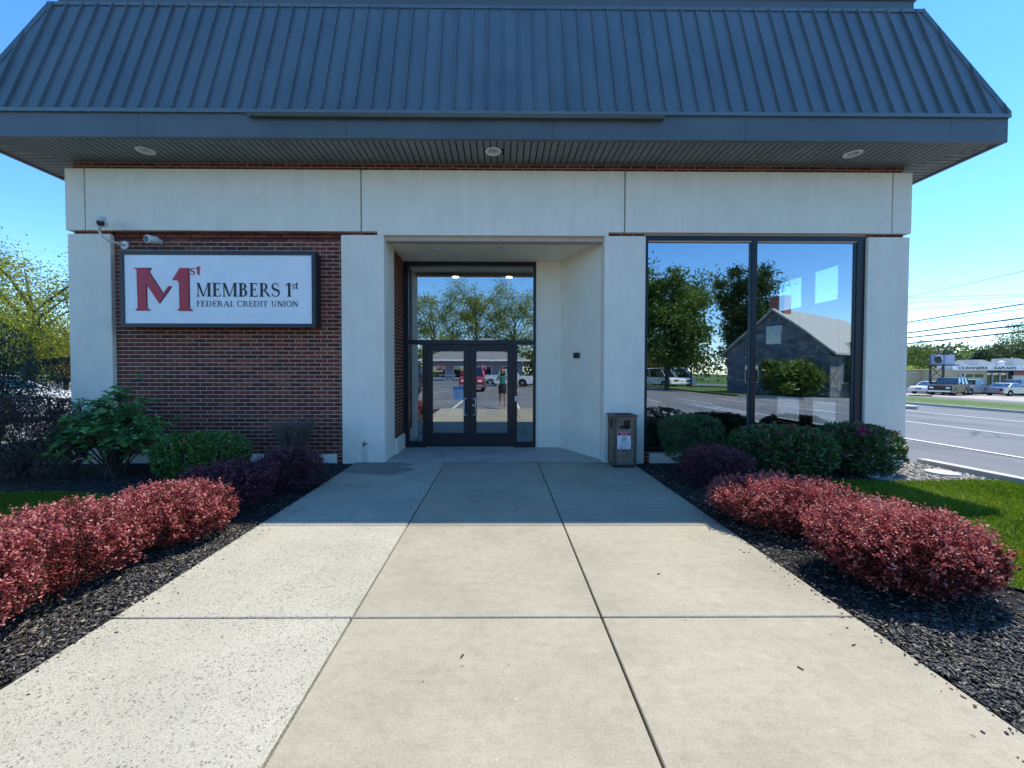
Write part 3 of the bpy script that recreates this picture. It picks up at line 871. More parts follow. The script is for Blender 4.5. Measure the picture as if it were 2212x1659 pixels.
# ================================================================== LETTERING
class Glyphs:
    """serif capitals drawn as strokes: thick stems, thin hairlines, bracketed serifs. Unit height 1."""
    def __init__(s, weight=0.16, thin=0.06):
        s.w, s.t = weight, thin
    def stem(s, x, y0=0.0, y1=1.0, w=None, foot=True, head=True):
        w = w or s.w; e = 0.075; h = 0.05
        out = [[(x, y0), (x+w, y0), (x+w, y1), (x, y1)]]
        if foot: out.append([(x-e, y0), (x+w+e, y0), (x+w+e*0.9, y0+h*0.7), (x+w, y0+h*1.7), (x, y0+h*1.7), (x-e*0.9, y0+h*0.7)])
        if head: out.append([(x-e, y1), (x-e*0.9, y1-h*0.7), (x, y1-h*1.7), (x+w, y1-h*1.7), (x+w+e*0.9, y1-h*0.7), (x+w+e, y1)])
        return out
    def arc(s, cx, cy, rx, ry, a0, a1, w_side, w_top, n=18):
        """elliptic band whose width swells at the sides"""
        out = []
        P = []
        for i in range(n+1):
            a = R(a0 + (a1-a0)*i/n)
            k = abs(math.cos(a))
            w = w_top + (w_side-w_top)*k
            P.append(((cx+rx*math.cos(a), cy+ry*math.sin(a)), (cx+(rx-w)*math.cos(a), cy+(ry-min(w, w_top*1.25))*math.sin(a))))
        for i in range(n):
            out.append([P[i][0], P[i+1][0], P[i+1][1], P[i][1]])
        return out
    def bar(s, x0, x1, y, h=None, tick=0.0, up=True):
        h = h or s.t
        out = [[(x0, y), (x1, y), (x1, y+h), (x0, y+h)]]
        if tick: out.append([(x1-0.045, y+h), (x1, y+h), (x1+0.02, y+h+tick), (x1+0.005, y+h+tick)] if up else [(x1-0.045, y), (x1, y), (x1+0.02, y-tick), (x1+0.005, y-tick)])
        return out
    def ribbon(s, pts, ws):
        out = []
        L, Q = [], []
        for i, p in enumerate(pts):
            a = pts[max(i-1, 0)]; b = pts[min(i+1, len(pts)-1)]
            dx, dy = b[0]-a[0], b[1]-a[1]; l = math.hypot(dx, dy) or 1
            nx, ny = -dy/l, dx/l
            L.append((p[0]+nx*ws[i]/2, p[1]+ny*ws[i]/2)); Q.append((p[0]-nx*ws[i]/2, p[1]-ny*ws[i]/2))
        for i in range(len(pts)-1): out.append([L[i], L[i+1], Q[i+1], Q[i]])
        return out
    def g(s, ch):
        w, t = s.w, s.t
        if ch == 'M':
            return (s.stem(0.10, w=t, head=False) + [[(0.02,1),(0.20,1),(0.20+w*0.2,1),(0.56,0.06),(0.50,0.0),(0.46,0.0),(0.11,0.88),(0.02,0.95)]] +
                    [[(0.50,0.0),(0.55,0.0),(0.90,0.93),(0.86,0.97)]] + s.stem(0.86, w=w, head=False) + [[(0.80,1),(1.10,1),(1.09,0.95),(0.86+w,0.9),(0.86,0.9)]], 1.12)
        if ch == 'E':
            return (s.stem(0.10) + s.bar(0.1, 0.60, 0, tick=0.16) + s.bar(0.1, 0.58, 1-t, tick=0.14, up=False) + s.bar(0.1, 0.48, 0.49) + [[(0.44,0.41),(0.48,0.41),(0.48,0.63),(0.44,0.63)]], 0.68)
        if ch == 'F':
            return (s.stem(0.10) + s.bar(0.1, 0.58, 1-t, tick=0.14, up=False) + s.bar(0.1, 0.46, 0.49) + [[(0.42,0.41),(0.46,0.41),(0.46,0.63),(0.42,0.63)]], 0.62)
        if ch == 'L':
            return (s.stem(0.10) + s.bar(0.1, 0.58, 0, tick=0.16), 0.64)
        if ch == 'B':
            return (s.stem(0.10) + s.bar(0.1, 0.36, 0) + s.bar(0.1, 0.34, 1-t) + s.bar(0.1, 0.36, 0.50) + s.arc(0.34, 0.76, 0.25, 0.24, -90, 90, w*0.9, t) + s.arc(0.36, 0.28, 0.29, 0.28, -90, 90, w*0.95, t), 0.74)
        if ch == 'R':
            return (s.stem(0.10) + s.bar(0.1, 0.36, 1-t) + s.bar(0.1, 0.36, 0.46) + s.arc(0.35, 0.735, 0.27, 0.265, -90, 90, w*0.92, t) + [[(0.34,0.48),(0.46,0.48),(0.80,0.05),(0.86,0.0),(0.68,0.0)]], 0.84)
        if ch == 'S':
            pts, ws = [], []
            for i in range(29):
                a = i/28
                if a < 0.5:
                    th = R(30 + 240*a*2); p = (0.31+0.22*math.cos(th), 0.755+0.225*math.sin(th))
                else:
                    th = R(90 - 240*(a-0.5)*2); p = (0.32+0.25*math.cos(th), 0.265+0.245*math.sin(th))
                pts.append(p); ws.append(t + (w-t)*max(0, math.cos((a-0.5)*math.pi*1.7))*1.0)
            return (s.ribbon(pts, ws) + [[(0.49,0.72),(0.525,0.72),(0.515,0.95),(0.50,0.95)], [(0.055,0.04),(0.07,0.04),(0.095,0.28),(0.06,0.28)]], 0.66)
        if ch == 'D':
            return (s.stem(0.10) + s.bar(0.1, 0.42, 0) + s.bar(0.1, 0.42, 1-t) + s.arc(0.40, 0.5, 0.42, 0.5, -90, 90, w*0.95, t), 0.92)
        if ch == 'O':
            return (s.arc(0.5, 0.5, 0.45, 0.52, 0, 360, w, t, 32), 1.0)
        if ch == 'C':
            return (s.arc(0.5, 0.5, 0.45, 0.52, 48, 312, w, t, 26) + [[(0.78,0.66),(0.82,0.66),(0.83,0.98),(0.80,0.98)], [(0.78,0.30),(0.82,0.34),(0.84,0.12),(0.80,0.08)]], 0.90)
        if ch == 'A':
            return ([[(0.08,0.0),(0.15,0.0),(0.46,0.93),(0.43,1.0)], [(0.40,1.0),(0.50,1.0),(0.86,0.0),(0.66,0.0)], [(0.22,0.32),(0.68,0.32),(0.66,0.38),(0.24,0.38)], [(0.0,0.0),(0.26,0.0),(0.24,0.04),(0.02,0.04)], [(0.58,0.0),(0.94,0.0),(0.92,0.04),(0.60,0.04)]], 0.94)
        if ch == 'I':
            return (s.stem(0.10), 0.36)
        if ch == 'T':
            return (s.stem(0.30, head=False) + s.bar(0.04, 0.72, 1-t) + [[(0.04,1-t),(0.08,1-t),(0.05,1-t-0.17),(0.03,1-t-0.17)], [(0.68,1-t),(0.72,1-t),(0.73,1-t-0.17),(0.71,1-t-0.17)]], 0.76)
        if ch == 'U':
            return (s.stem(0.10, y0=0.34, foot=False) + s.stem(0.66, y0=0.34, w=t, foot=False) + s.arc(0.41, 0.36, 0.31, 0.37, 180, 360, w*0.7, t, 18), 0.88)
        if ch == 'N':
            return (s.stem(0.12, w=t, head=False) + s.stem(0.74, w=t, foot=False) + [[(0.02,1),(0.22,1),(0.80,0.16),(0.80,-0.02),(0.74,-0.02),(0.13,0.86),(0.02,0.96)]], 0.90)
        if ch == '1':
            return (s.stem(0.22, head=False) + [[(0.05,0.80),(0.22,1.0),(0.22+w,1.0),(0.22+w,0.92),(0.22,0.86),(0.05,0.76)]], 0.50)
        if ch == 's':
            g, a = s.g('S'); return ([[(x*0.68, y*0.66) for x, y in p] for p in g], a*0.68)
        if ch == 't':
            return ([[(0.14,0.08),(0.14+w,0.08),(0.14+w,0.86),(0.14,0.78)], [(-0.04,0.57),(0.46,0.57),(0.46,0.67),(-0.04,0.67)]] + s.arc(0.14+0.15, 0.14, 0.15, 0.14, 180, 330, w, t, 8), 0.44)
        return ([], 0.35)

def glyph_text(mb, G, text, x0, x1, z0, h, y, dz=0.0, track=0.06):
    """lay text between x0 and x1 on the plane y, cap height h, baseline z0; every stroke a little proud of the last"""
    gl = [G.g(c) for c in text]
    tot = sum(a for _, a in gl) + track*(len(gl)-1)
    k = (x1-x0)/tot
    x = x0; n = 0
    for ps, a in gl:
        for p in ps:
            yy = y - 0.0004*(n % 9); n += 1
            mb.prism([(x+px*k, z0+pz*h) for px, pz in p], yy, yy+0.003, 'y')
        x += (a+track)*k
    return mb

# ================================================================== WALL SIGN
SY = 6.78
sg = thing('wall_sign', (-4.55, 7.0, 2.22), 'white box sign with red M emblem and MEMBERS 1st lettering on brick wall', 'sign')
sx0, sx1, sz0, sz1 = -6.115, -2.98, 2.228, 3.455
M['signframe'] = plain('sign frame', (0.018, 0.022, 0.030), 0.45, var=0.15)
M['signface'] = plain('sign face acrylic', (0.86, 0.87, 0.86), 0.35, var=0.05, scale=3)
M['red'] = plain('sign red', (0.52, 0.018, 0.045), 0.45, var=0.08, scale=14)
M['ink'] = plain('sign black ink', (0.008, 0.012, 0.016), 0.5)
MB().box(sx0+0.012, sx1-0.012, SY+0.05, 7.012, sz0+0.012, sz1-0.012).build('cabinet', M['signframe'], sg)
f = 0.062
fr = MB()
for a in (((sx0, sx1), (sz1-f, sz1)), ((sx0, sx1), (sz0, sz0+f))):
    fr.box(a[0][0], a[0][1], SY, SY+0.049, a[1][0], a[1][1])
fr.box(sx0, sx0+f, SY+0.0005, SY+0.049, sz0+f, sz1-f).box(sx1-f, sx1, SY+0.0005, SY+0.049, sz0+f, sz1-f)
fr.build('frame', M['signframe'], sg)
MB().box(sx0+f+0.001, sx1-f-0.001, SY+0.016, SY+0.048, sz0+f+0.001, sz1-f-0.001).build('face', M['signface'], sg)
YF_ = SY+0.0155
def S(px, py):            # image pixels (2212-wide enlargement of the sign) -> x, z
    return (-6.048 + (px-57)*(2.985/2160)*0.985, 3.405 - (py+10)*0.001405)
KX = 2.985/2160*0.985; KZ = 0.001405
def logo(dx, dy, y, mat, name):
    mb = MB()
    Ps = [
        [(172,148),(376,148),(372,158),(345,185),(205,185),(200,170),(176,158)],           # head serif
        [(203,185),(345,185),(345,186),(304,315),(314,330),(314,600),(208,600)],            # left stem
        [(208,600),(314,600),(320,610),(345,622),(345,634),(184,634),(184,622),(204,612)],  # foot serif
        [(345,186),(512,442),(462,555),(304,315)],                                          # heavy diagonal
        [(512,442),(572,357),(608,357),(462,555)],                                          # tick
        [(712,150),(815,150),(815,600),(702,600),(700,330),(690,300),(660,285),(622,285)],  # figure 1
        [(702,600),(815,600),(822,612),(846,624),(846,636),(682,636),(682,624),(700,614)],
    ]
    for i, P in enumerate(Ps):
        Q = [S(px+dx, py+dy) for px, py in P]
        mb.prism(Q, y-0.0004*i, y-0.0004*i+0.003, 'y')
    return mb.build(name, mat, sg)
logo(7, 4, YF_-0.0035, M['ink'], 'emblem_shade')
logo(0, 0, YF_-0.0105, M['red'], 'emblem')
Gb = Glyphs(0.17, 0.06)
def line(G, text, px0, px1, py_base, ph, mat, name, y=YF_-0.004):
    x0, z0 = S(px0, py_base); x1, _ = S(px1, py_base)
    mb = glyph_text(MB(), G, text, x0, x1, z0, ph*KZ, y)
    return mb.build(name, mat, sg)
line(Glyphs(0.22, 0.09), 'st', 832, 950, 228, 118, M['red'], 'emblem_ordinal')
line(Gb, 'MEMBERS', 898, 1890, 474, 156, M['ink'], 'lettering')
line(Gb, '1', 1945, 2028, 474, 160, M['ink'], 'lettering')
line(Glyphs(0.17, 0.08), 'st', 2030, 2100, 386, 88, M['ink'], 'lettering')
line(Glyphs(0.12, 0.055), 'FEDERAL', 900, 1346, 588, 66, M['ink'], 'lettering')
line(Glyphs(0.12, 0.055), 'CREDIT', 1374, 1742, 588, 66, M['ink'], 'lettering')
line(Glyphs(0.12, 0.055), 'UNION', 1784, 2100, 588, 66, M['ink'], 'lettering')

# plain sans text with the built-in font, as flat mesh
def sans(text, x0, x1, z0, h, y, mat, name, parent, squash=None, axis='front', world=True, bold=0.0):
    cu = bpy.data.curves.new(name, 'FONT')
    cu.body = text; cu.resolution_u = 3; cu.extrude = 0.0; cu.offset = bold
    ob = bpy.data.objects.new(name, cu); COL.objects.link(ob)
    dg = bpy.context.evaluated_depsgraph_get()
    me = bpy.data.meshes.new_from_object(ob.evaluated_get(dg))
    bpy.data.objects.remove(ob); bpy.data.curves.remove(cu)
    n = len(me.vertices)
    co = np.empty(n*3, np.float32); me.vertices.foreach_get('co', co); co = co.reshape(-1, 3)
    lo, hi = co.min(0), co.max(0)
    X = x0 + (co[:,0]-lo[0])/(hi[0]-lo[0])*(x1-x0)
    Z = z0 + (co[:,1]-lo[1])/(hi[1]-lo[1])*h
    me.vertices.foreach_set('co', np.stack([X, np.full(n, y), Z], 1).astype(np.float32).ravel())
    me.materials.clear(); me.materials.append(mat)
    me.update()
    return link(name, me, parent, world)

# --- door lettering
M['decalwhite'] = plain('white vinyl', (0.75, 0.76, 0.76), 0.5, var=0.03)
M['decalred'] = plain('red vinyl', (0.45, 0.02, 0.03), 0.5, var=0.03)
M['paper'] = plain('notice paper', (0.45, 0.58, 0.72), 0.7, var=0.15, scale=9)
DG = DY+0.0405
for k, (dr, a, b) in enumerate(doors):
    x = a+0.075 if k == 0 else a+0.085
    MB().box(x, x+0.125, DG-0.002, DG, 1.545, 1.675).build('emblem_tile', M['decalred'], dr)
    mb = MB()
    o_ = lambda p: [(x+0.016+px*0.093, 1.572+pz*0.078) for px, pz in p]
    for i, p in enumerate([[(0,0),(.26,0),(.26,.06),(.21,.08),(.21,.92),(.26,1),(0,1),(.05,.92),(.05,.08),(0,.06)], [(.2,1),(.3,1),(.52,.45),(.48,.2),(.2,.75)], [(.48,.2),(.52,.45),(.66,.62),(.7,.62)], [(.7,.8),(.8,1),(.95,1),(.95,.08),(1,.06),(1,0),(.72,0),(.72,.06),(.78,.08),(.78,.76)]]):
        mb.prism(o_(p), DG-0.004-0.0003*i, DG-0.0022, 'y')
    mb.build('emblem', M['decalwhite'], dr)
    glyph_text(MB(), Gb, 'MEMBERS', x+0.145, x+0.44, 1.585, 0.055, DG-0.002).build('lettering', M['decalred'], dr)
    rows = [('DRIVE-THRU HOURS', .34, 1.425), ('MON.-WED.', .18, 1.355), ('8:30am-5pm', .19, 1.30), ('THURS.-FRI.', .19, 1.235), ('8:30am-6pm', .19, 1.18), ('SATURDAY', .17, 1.12), ('8:30am-12pm', .19, 1.065)] if k == 0 else \
           [('LOBBY HOURS', .25, 1.425), ('MON.-THURS.', .17, 1.355), ('9am-5pm', .14, 1.30), ('FRIDAY', .15, 1.235), ('9am-6pm', .14, 1.18)]
    xc = a+0.30 if k == 0 else a+0.30
    for txt, wd, z in rows:
        sans(txt, xc-wd/2, xc+wd/2, z, 0.038, DG-0.001, M['decalwhite'], 'lettering', dr)
    if k == 1:
        for i, txt in enumerate(('NO SOLICITATION', 'NO DISTRIBUTION', 'NO TRESPASSING')):
            sans(txt, a+0.20, a+0.42, 0.745-0.045*i, 0.028, DG-0.001, M['decalwhite'], 'lettering', dr)
    else:
        MB().box(a+0.40, a+0.61, DG-0.002, DG, 0.95, 1.215).build('notice', M['paper'], dr)
        MB().box(a+0.40, a+0.61, DG-0.003, DG-0.0021, 1.16, 1.214).build('notice_header', plain('notice blue', (0.10, 0.25, 0.55), 0.6), dr)
        for i in range(5): MB().box(a+0.43, a+0.57-0.02*(i % 3), DG-0.003, DG-0.0021, 1.13-0.03*i, 1.138-0.03*i).build('notice_line', M['signframe'], dr)

# ================================================================== LITTER BIN
bn = thing('litter_bin', (1.985, 6.74, 0), 'square brown stone-panelled litter bin with tobacco-free notice beside the entrance pier', 'litter bin')
def agg_panel():
    t = NT('pebble panel')
    p = t.pos()
    v = t.n('TexVoronoi', Vector=p, Scale=95.0)
    col = t.ramp(v.outputs['Color'], [(0.1, (0.07, 0.055, 0.04)), (0.45, (0.20, 0.145, 0.095)), (0.75, (0.31, 0.235, 0.16)), (0.95, (0.45, 0.40, 0.33))])
    col = t.mix(1, col, t.ramp(t.noise(p, 6, 3), [(0.3, 0.8), (0.7, 1.1)]), 'MULTIPLY')
    return t.out(col, 0.8, t.bump(v.outputs['Distance'], 0.6, 0.006))
M['pebble'] = agg_panel()
M['bronze'] = plain('bronze bin frame', (0.11, 0.075, 0.052), 0.5, var=0.15)
bx0, bx1, by0, by1, bh = 1.80, 2.17, 6.56, 6.93, 0.835
mb = MB()
for x, y in ((bx0, by0), (bx1-0.045, by0), (bx0, by1-0.045), (bx1-0.045, by1-0.045)): mb.rbox(x, x+0.045, y, y+0.045, 0.03, bh-0.03, 0.012)
mb.box(bx0+0.046, bx1-0.046, by0+0.008, by0+0.03, 0.03, 0.06).box(bx0+0.008, bx0+0.03, by0+0.046, by1-0.046, 0.03, 0.06).box(bx1-0.03, bx1-0.008, by0+0.046, by1-0.046, 0.03, 0.06)
mb.build('corner_frame', M['bronze'], bn)
mb = MB()
e = 0.012
mb.box(bx0-e, bx1+e, by0-e, by0+0.035, bh-0.03, bh).box(bx0-e, bx1+e, by1-0.035, by1+e, bh-0.03, bh)
mb.box(bx0-e, bx0+0.035, by0+0.035, by1-0.035, bh-0.03, bh).box(bx1-0.035, bx1+e, by0+0.035, by1-0.035, bh-0.03, bh)
mb.build('rim', M['bronze'], bn)
MB().box(bx0+0.035, bx1-0.035, by0+0.035, by1-0.035, bh-0.05, bh-0.028).build('lid_tray', M['signframe'], bn)
# panels with openings
def holed(axis, a0, a1, t0, t1, name):
    mb = MB()
    hz0, hz1 = 0.62, 0.755
    m_ = 0.055
    def bxx(p0, p1, z0, z1):
        if axis == 'y': mb.box(p0, p1, t0, t1, z0, z1)
        else: mb.box(t0, t1, p0, p1, z0, z1)
    bxx(a0, a1, 0.06, hz0); bxx(a0, a1, hz1, bh-0.031); bxx(a0, a0+m_, hz0, hz1); bxx(a1-m_, a1, hz0, hz1)
    return mb.build(name, M['pebble'], bn)
holed('y', bx0+0.045, bx1-0.045, by0+0.010, by0+0.028, 'panel')
holed('x', by0+0.045, by1-0.045, bx0+0.010, bx0+0.028, 'panel')
holed('x', by0+0.045, by1-0.045, bx1-0.028, bx1-0.010, 'panel')
holed('y', bx0+0.045, bx1-0.045, by1-0.028, by1-0.010, 'panel')
MB().box(bx0+0.06, bx1-0.06, by0+0.06, by1-0.06, 0.02, 0.615).build('liner', M['black'], bn)
MB().box(bx0+0.02, bx1-0.02, by0+0.02, by1-0.02, 0.0, 0.03).build('base', M['black'], bn)
nt_ = MB().rbox(1.862, 2.078, by0+0.004, by0+0.0095, 0.295, 0.585, 0.002).build('notice', M['white'], bn)
MB().box(1.863, 2.077, by0+0.001, by0+0.0035, 0.515, 0.583).prism([(1.955, 0.5152), (1.985, 0.5152), (1.97, 0.500)], by0+0.0012, by0+0.0036, 'y').build('notice_band', M['decalred'], nt_)
sans('TOBACCO-FREE', 1.872, 2.068, 0.553, 0.021, by0+0.0004, M['decalwhite'], 'lettering', nt_)
sans('BRANCH', 1.92, 2.02, 0.524, 0.021, by0+0.0004, M['decalwhite'], 'lettering', nt_)
mb = MB()
cx_, cz_ = 1.970, 0.455
n = 28
for i in range(n):
    a, b = 2*math.pi*i/n, 2*math.pi*(i+1)/n
    mb.prism([(cx_+r*math.cos(t), cz_+r*math.sin(t)) for r, t in ((0.040, a), (0.040, b), (0.034, b), (0.034, a))], by0+0.002, by0+0.0038, 'y')
mb.prism([(cx_-0.027, cz_-0.022), (cx_-0.022, cz_-0.027), (cx_+0.027, cz_+0.022), (cx_+0.022, cz_+0.027)], by0+0.0015, by0+0.0038, 'y')
mb.box(cx_-0.024, cx_+0.012, by0+0.0022, by0+0.0037, cz_-0.004, cz_+0.004).box(cx_+0.015, cx_+0.024, by0+0.0022, by0+0.0037, cz_-0.004, cz_+0.004)
mb.build('no_smoking_mark', M['ink'], nt_)
sans('Thank you', 1.905, 2.03, 0.385, 0.022, by0+0.003, M['ink'], 'lettering', nt_)
sans('FOR KEEPING OUR', 1.908, 2.03, 0.363, 0.010, by0+0.003, M['ink'], 'lettering', nt_)
sans('BRANCH TOBACCO-FREE', 1.885, 2.055, 0.346, 0.010, by0+0.003, M['ink'], 'lettering', nt_)
MB().box(1.912, 1.938, by0+0.002, by0+0.0038, 0.306, 0.330).build('emblem_tile', M['decalred'], nt_)
sans('MEMBERS 1st', 1.945, 2.012, 0.313, 0.010, by0+0.003, M['ink'], 'lettering', nt_)

# ================================================================== SMALL FIXTURES
# swan-neck camera on the pier corner
c1 = thing('security_camera', (-5.985, 7.0, 3.60), 'white security camera on a swan-neck bracket above the sign', 'camera', 'security cameras')
MB().lathe([(0.07, 7.012), (0.07, 6.995), (0.06, 6.988)], (-6.22, 0, 3.605), 20, 'y').build('wall_plate', M['white'], c1)
MB().tube([(-6.22, 6.99, 3.605), (-6.235, 6.92, 3.60), (-6.30, 6.80, 3.62), (-6.33, 6.72, 3.67), (-6.345, 6.69, 3.74), (-6.32, 6.68, 3.80)], 0.020, 10).build('bracket', M['white'], c1, True)
mb = MB()
d = Vector((0.55, -0.78, -0.25)).normalized()
c0 = Vector((-6.30, 6.70, 3.86))
mb.tube([c0-d*0.15, c0-d*0.14, c0-d*0.02, c0+d*0.12, c0+d*0.125], [0.035, 0.055, 0.066, 0.072, 0.066], 18)
mb.build('housing', M['white'], c1, True)
mb = MB().tube([c0-d*0.17+Vector((0,0,.058)), c0-d*0.1+Vector((0,0,.066)), c0+d*0.165+Vector((0,0,.070))], [0.03, 0.045, 0.045], 12)
mb.build('sun_shield', M['white'], c1, True)
MB().tube([c0+d*0.126, c0+d*0.1325], [0.050, 0.046], 18).build('lens', M['black'], c1)
c2 = thing('security_camera', (-5.74, 7.0, 3.62), 'small white bullet camera fixed to the bricks above the sign', 'camera', 'security cameras')
d = Vector((-0.30, -0.92, -0.10)).normalized(); c0 = Vector((-5.64, 6.90, 3.655))
MB().tube([c0+Vector((0.01,.11,0)), c0], [0.045, 0.05], 14).build('mount', M['white'], c2)
MB().tube([c0-d*0.04, c0-d*0.03, c0+d*0.12, c0+d*0.13], [0.055, 0.066, 0.068, 0.060], 18).build('housing', M['white'], c2, True)
MB().tube([c0+d*0.131, c0+d*0.136], [0.052, 0.045], 18).build('lens', M['black'], c2)
# hose tap
hb = thing('hose_tap', (-2.25, 6.94, 0.33), 'brass hose tap low on the pier left of the entrance', 'tap')
zt = 0.325
MB().lathe([(0.036, 6.949), (0.036, 6.94), (0.028, 6.935)], (-2.25, 0, zt), 16, 'y').build('flange', M['chrome'], hb, True)
MB().tube([(-2.25, 6.94, zt), (-2.25, 6.885, zt), (-2.25, 6.87, zt-0.012), (-2.25, 6.862, zt-0.05)], 0.013, 8).build('spout', plain('old brass', (0.17, 0.13, 0.07), 0.5, 0.6), hb, True)
MB().tube([(-2.25, 6.90, zt), (-2.25, 6.90, zt+0.028)], 0.007, 6).lathe([(0.024, zt+0.028), (0.027, zt+0.034), (0.012, zt+0.037)], (-2.25, 6.90, 0), 12).build('handwheel', M['chrome'], hb)
# small dark wall lamp on the splayed plaster wall
wl = thing('wall_box', (1.45, 7.80, 1.80), 'small dark box fixed to the splayed plaster wall beside the door', 'wall box')
ang = math.atan2(7.20-8.33, 1.735-1.21)
ux, uy = math.cos(ang), math.sin(ang)
nx, ny = uy, -ux
ctr = Vector((1.4575, 7.80, 1.825))
def obl(a0, a1, n0, n1, z0, z1):
    vs = [(ctr.x+ux*a+nx*n, ctr.y+uy*a+ny*n, ctr.z+z) for z in (z0, z1) for a, n in ((a0, n0), (a1, n0), (a1, n1), (a0, n1))]
    return MB().add(vs, [(0,3,2,1),(4,5,6,7),(0,1,5,4),(1,2,6,5),(2,3,7,6),(3,0,4,7)])
obl(-0.075, 0.075, -0.002, 0.05, -0.05, 0.05).build('housing', M['bronze'], wl)
obl(-0.06, 0.06, 0.051, 0.062, -0.035, 0.035).build('cover', M['black'], wl)
# round lid and flat paving piece on the gravel by the corner
MB().lathe([(0.20, 0.0), (0.21, 0.02), (0.20, 0.045), (0.0, 0.048)], (6.62, 6.15, -0.01), 24).build('drain_lid', M['curb'])
tag(bpy.data.objects['drain_lid'], 'round pale concrete lid on the gravel at the building corner', 'drain lid')
# ================================================================== PLANTS
def leaf_mat(name, stops, rough=0.45, trans=0.25, tcol=None, spec=0.4, gain=1.0):
    t = NT(name)
    stops = [(p, tuple(min(0.9, x*gain) for x in c)) for p, c in stops]
    a = t.n('Attribute', {'attribute_name': 'tint'}).outputs['Fac']
    col = t.ramp(a, stops)
    t.out(col, rough, spec=spec)
    tr = t.n('BsdfTranslucent', Color=t.mix(1.0, col, tcol or (1.3, 1.3, 0.8), 'MULTIPLY'))
    mx = t.n('MixShader', Fac=trans)
    t.t.links.new(t.b.outputs[0], mx.inputs[1]); t.t.links.new(tr.outputs[0], mx.inputs[2])
    t.t.links.new(mx.outputs[0], t.t.nodes['Material Output'].inputs['Surface'])
    return t.mat
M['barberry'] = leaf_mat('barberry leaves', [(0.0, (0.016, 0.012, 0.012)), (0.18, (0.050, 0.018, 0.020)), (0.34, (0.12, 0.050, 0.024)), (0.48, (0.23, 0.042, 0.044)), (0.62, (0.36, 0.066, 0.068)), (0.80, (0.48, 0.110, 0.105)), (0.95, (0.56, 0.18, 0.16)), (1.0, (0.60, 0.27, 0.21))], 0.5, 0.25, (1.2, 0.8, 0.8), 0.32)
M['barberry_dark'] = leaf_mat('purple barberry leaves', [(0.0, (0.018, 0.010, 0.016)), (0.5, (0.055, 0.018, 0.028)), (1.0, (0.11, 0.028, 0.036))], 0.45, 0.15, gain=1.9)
M['azalea'] = leaf_mat('azalea leaves', [(0.0, (0.012, 0.028, 0.010)), (0.55, (0.030, 0.070, 0.020)), (0.8, (0.045, 0.10, 0.028)), (0.86, (0.075, 0.020, 0.026)), (1.0, (0.13, 0.028, 0.04))], 0.4, 0.15, gain=2.4)
M['azalea_green'] = leaf_mat('green azalea leaves', [(0.0, (0.014, 0.035, 0.010)), (0.6, (0.045, 0.090, 0.020)), (0.9, (0.085, 0.13, 0.028)), (1.0, (0.09, 0.045, 0.02))], 0.4, 0.2, gain=2.8)
M['yew'] = leaf_mat('yew needles', [(0.0, (0.008, 0.020, 0.008)), (0.7, (0.020, 0.045, 0.014)), (1.0, (0.040, 0.070, 0.020))], 0.5, 0.1, gain=3.2)
M['rhodo'] = leaf_mat('rhododendron leaves', [(0.0, (0.014, 0.045, 0.014)), (0.6, (0.040, 0.105, 0.025)), (1.0, (0.085, 0.17, 0.035))], 0.32, 0.22, None, 0.6, gain=2.7)
M['maple'] = leaf_mat('dark maple leaves', [(0.0, (0.014, 0.014, 0.010)), (0.5, (0.040, 0.018, 0.016)), (0.85, (0.070, 0.032, 0.026)), (1.0, (0.040, 0.060, 0.025))], 0.5, 0.25, gain=2.8)
M['evergreen'] = leaf_mat('evergreen needles', [(0.0, (0.006, 0.018, 0.012)), (0.7, (0.016, 0.040, 0.022)), (1.0, (0.030, 0.060, 0.028))], 0.5, 0.1, gain=1.9)
M['spring'] = leaf_mat('spring yellow-green leaves', [(0.0, (0.09, 0.12, 0.015)), (0.5, (0.20, 0.24, 0.03)), (1.0, (0.36, 0.35, 0.05))], 0.5, 0.45, gain=1.1)
M['green1'] = leaf_mat('mid green leaves', [(0.0, (0.03, 0.06, 0.012)), (0.5, (0.07, 0.12, 0.02)), (1.0, (0.14, 0.19, 0.035))], 0.5, 0.3, gain=1.35)
M['green2'] = leaf_mat('deep green leaves', [(0.0, (0.016, 0.035, 0.012)), (0.5, (0.035, 0.070, 0.02)), (1.0, (0.07, 0.11, 0.03))], 0.5, 0.2, gain=1.25)
M['gold'] = leaf_mat('golden leaves', [(0.0, (0.14, 0.09, 0.015)), (0.5, (0.28, 0.17, 0.03)), (1.0, (0.42, 0.28, 0.05))], 0.5, 0.35)
M['grass'] = leaf_mat('grass blades', [(0.0, (0.06, 0.12, 0.008)), (0.5, (0.13, 0.225, 0.012)), (0.9, (0.22, 0.31, 0.022)), (1.0, (0.34, 0.33, 0.08))], 0.5, 0.35)
M['flower'] = plain('magenta petals', (0.50, 0.02, 0.16), 0.5, var=0.2)
def bark(name, c):
    t = NT(name)
    p = t.pos((1, 1, 0.25))
    n = t.noise(p, 30, 5, 0.7)
    return t.out(t.mix(1, c, t.ramp(n, [(0.3, 0.5), (0.7, 1.4)]), 'MULTIPLY'), 0.9, t.bump(n, 0.6, 0.02))
M['bark'] = bark('bark', (0.085, 0.068, 0.052))
M['twig'] = bark('pale twigs', (0.14, 0.115, 0.085))

def unit(a): return a/np.maximum(np.linalg.norm(a, axis=1, keepdims=True), 1e-9)

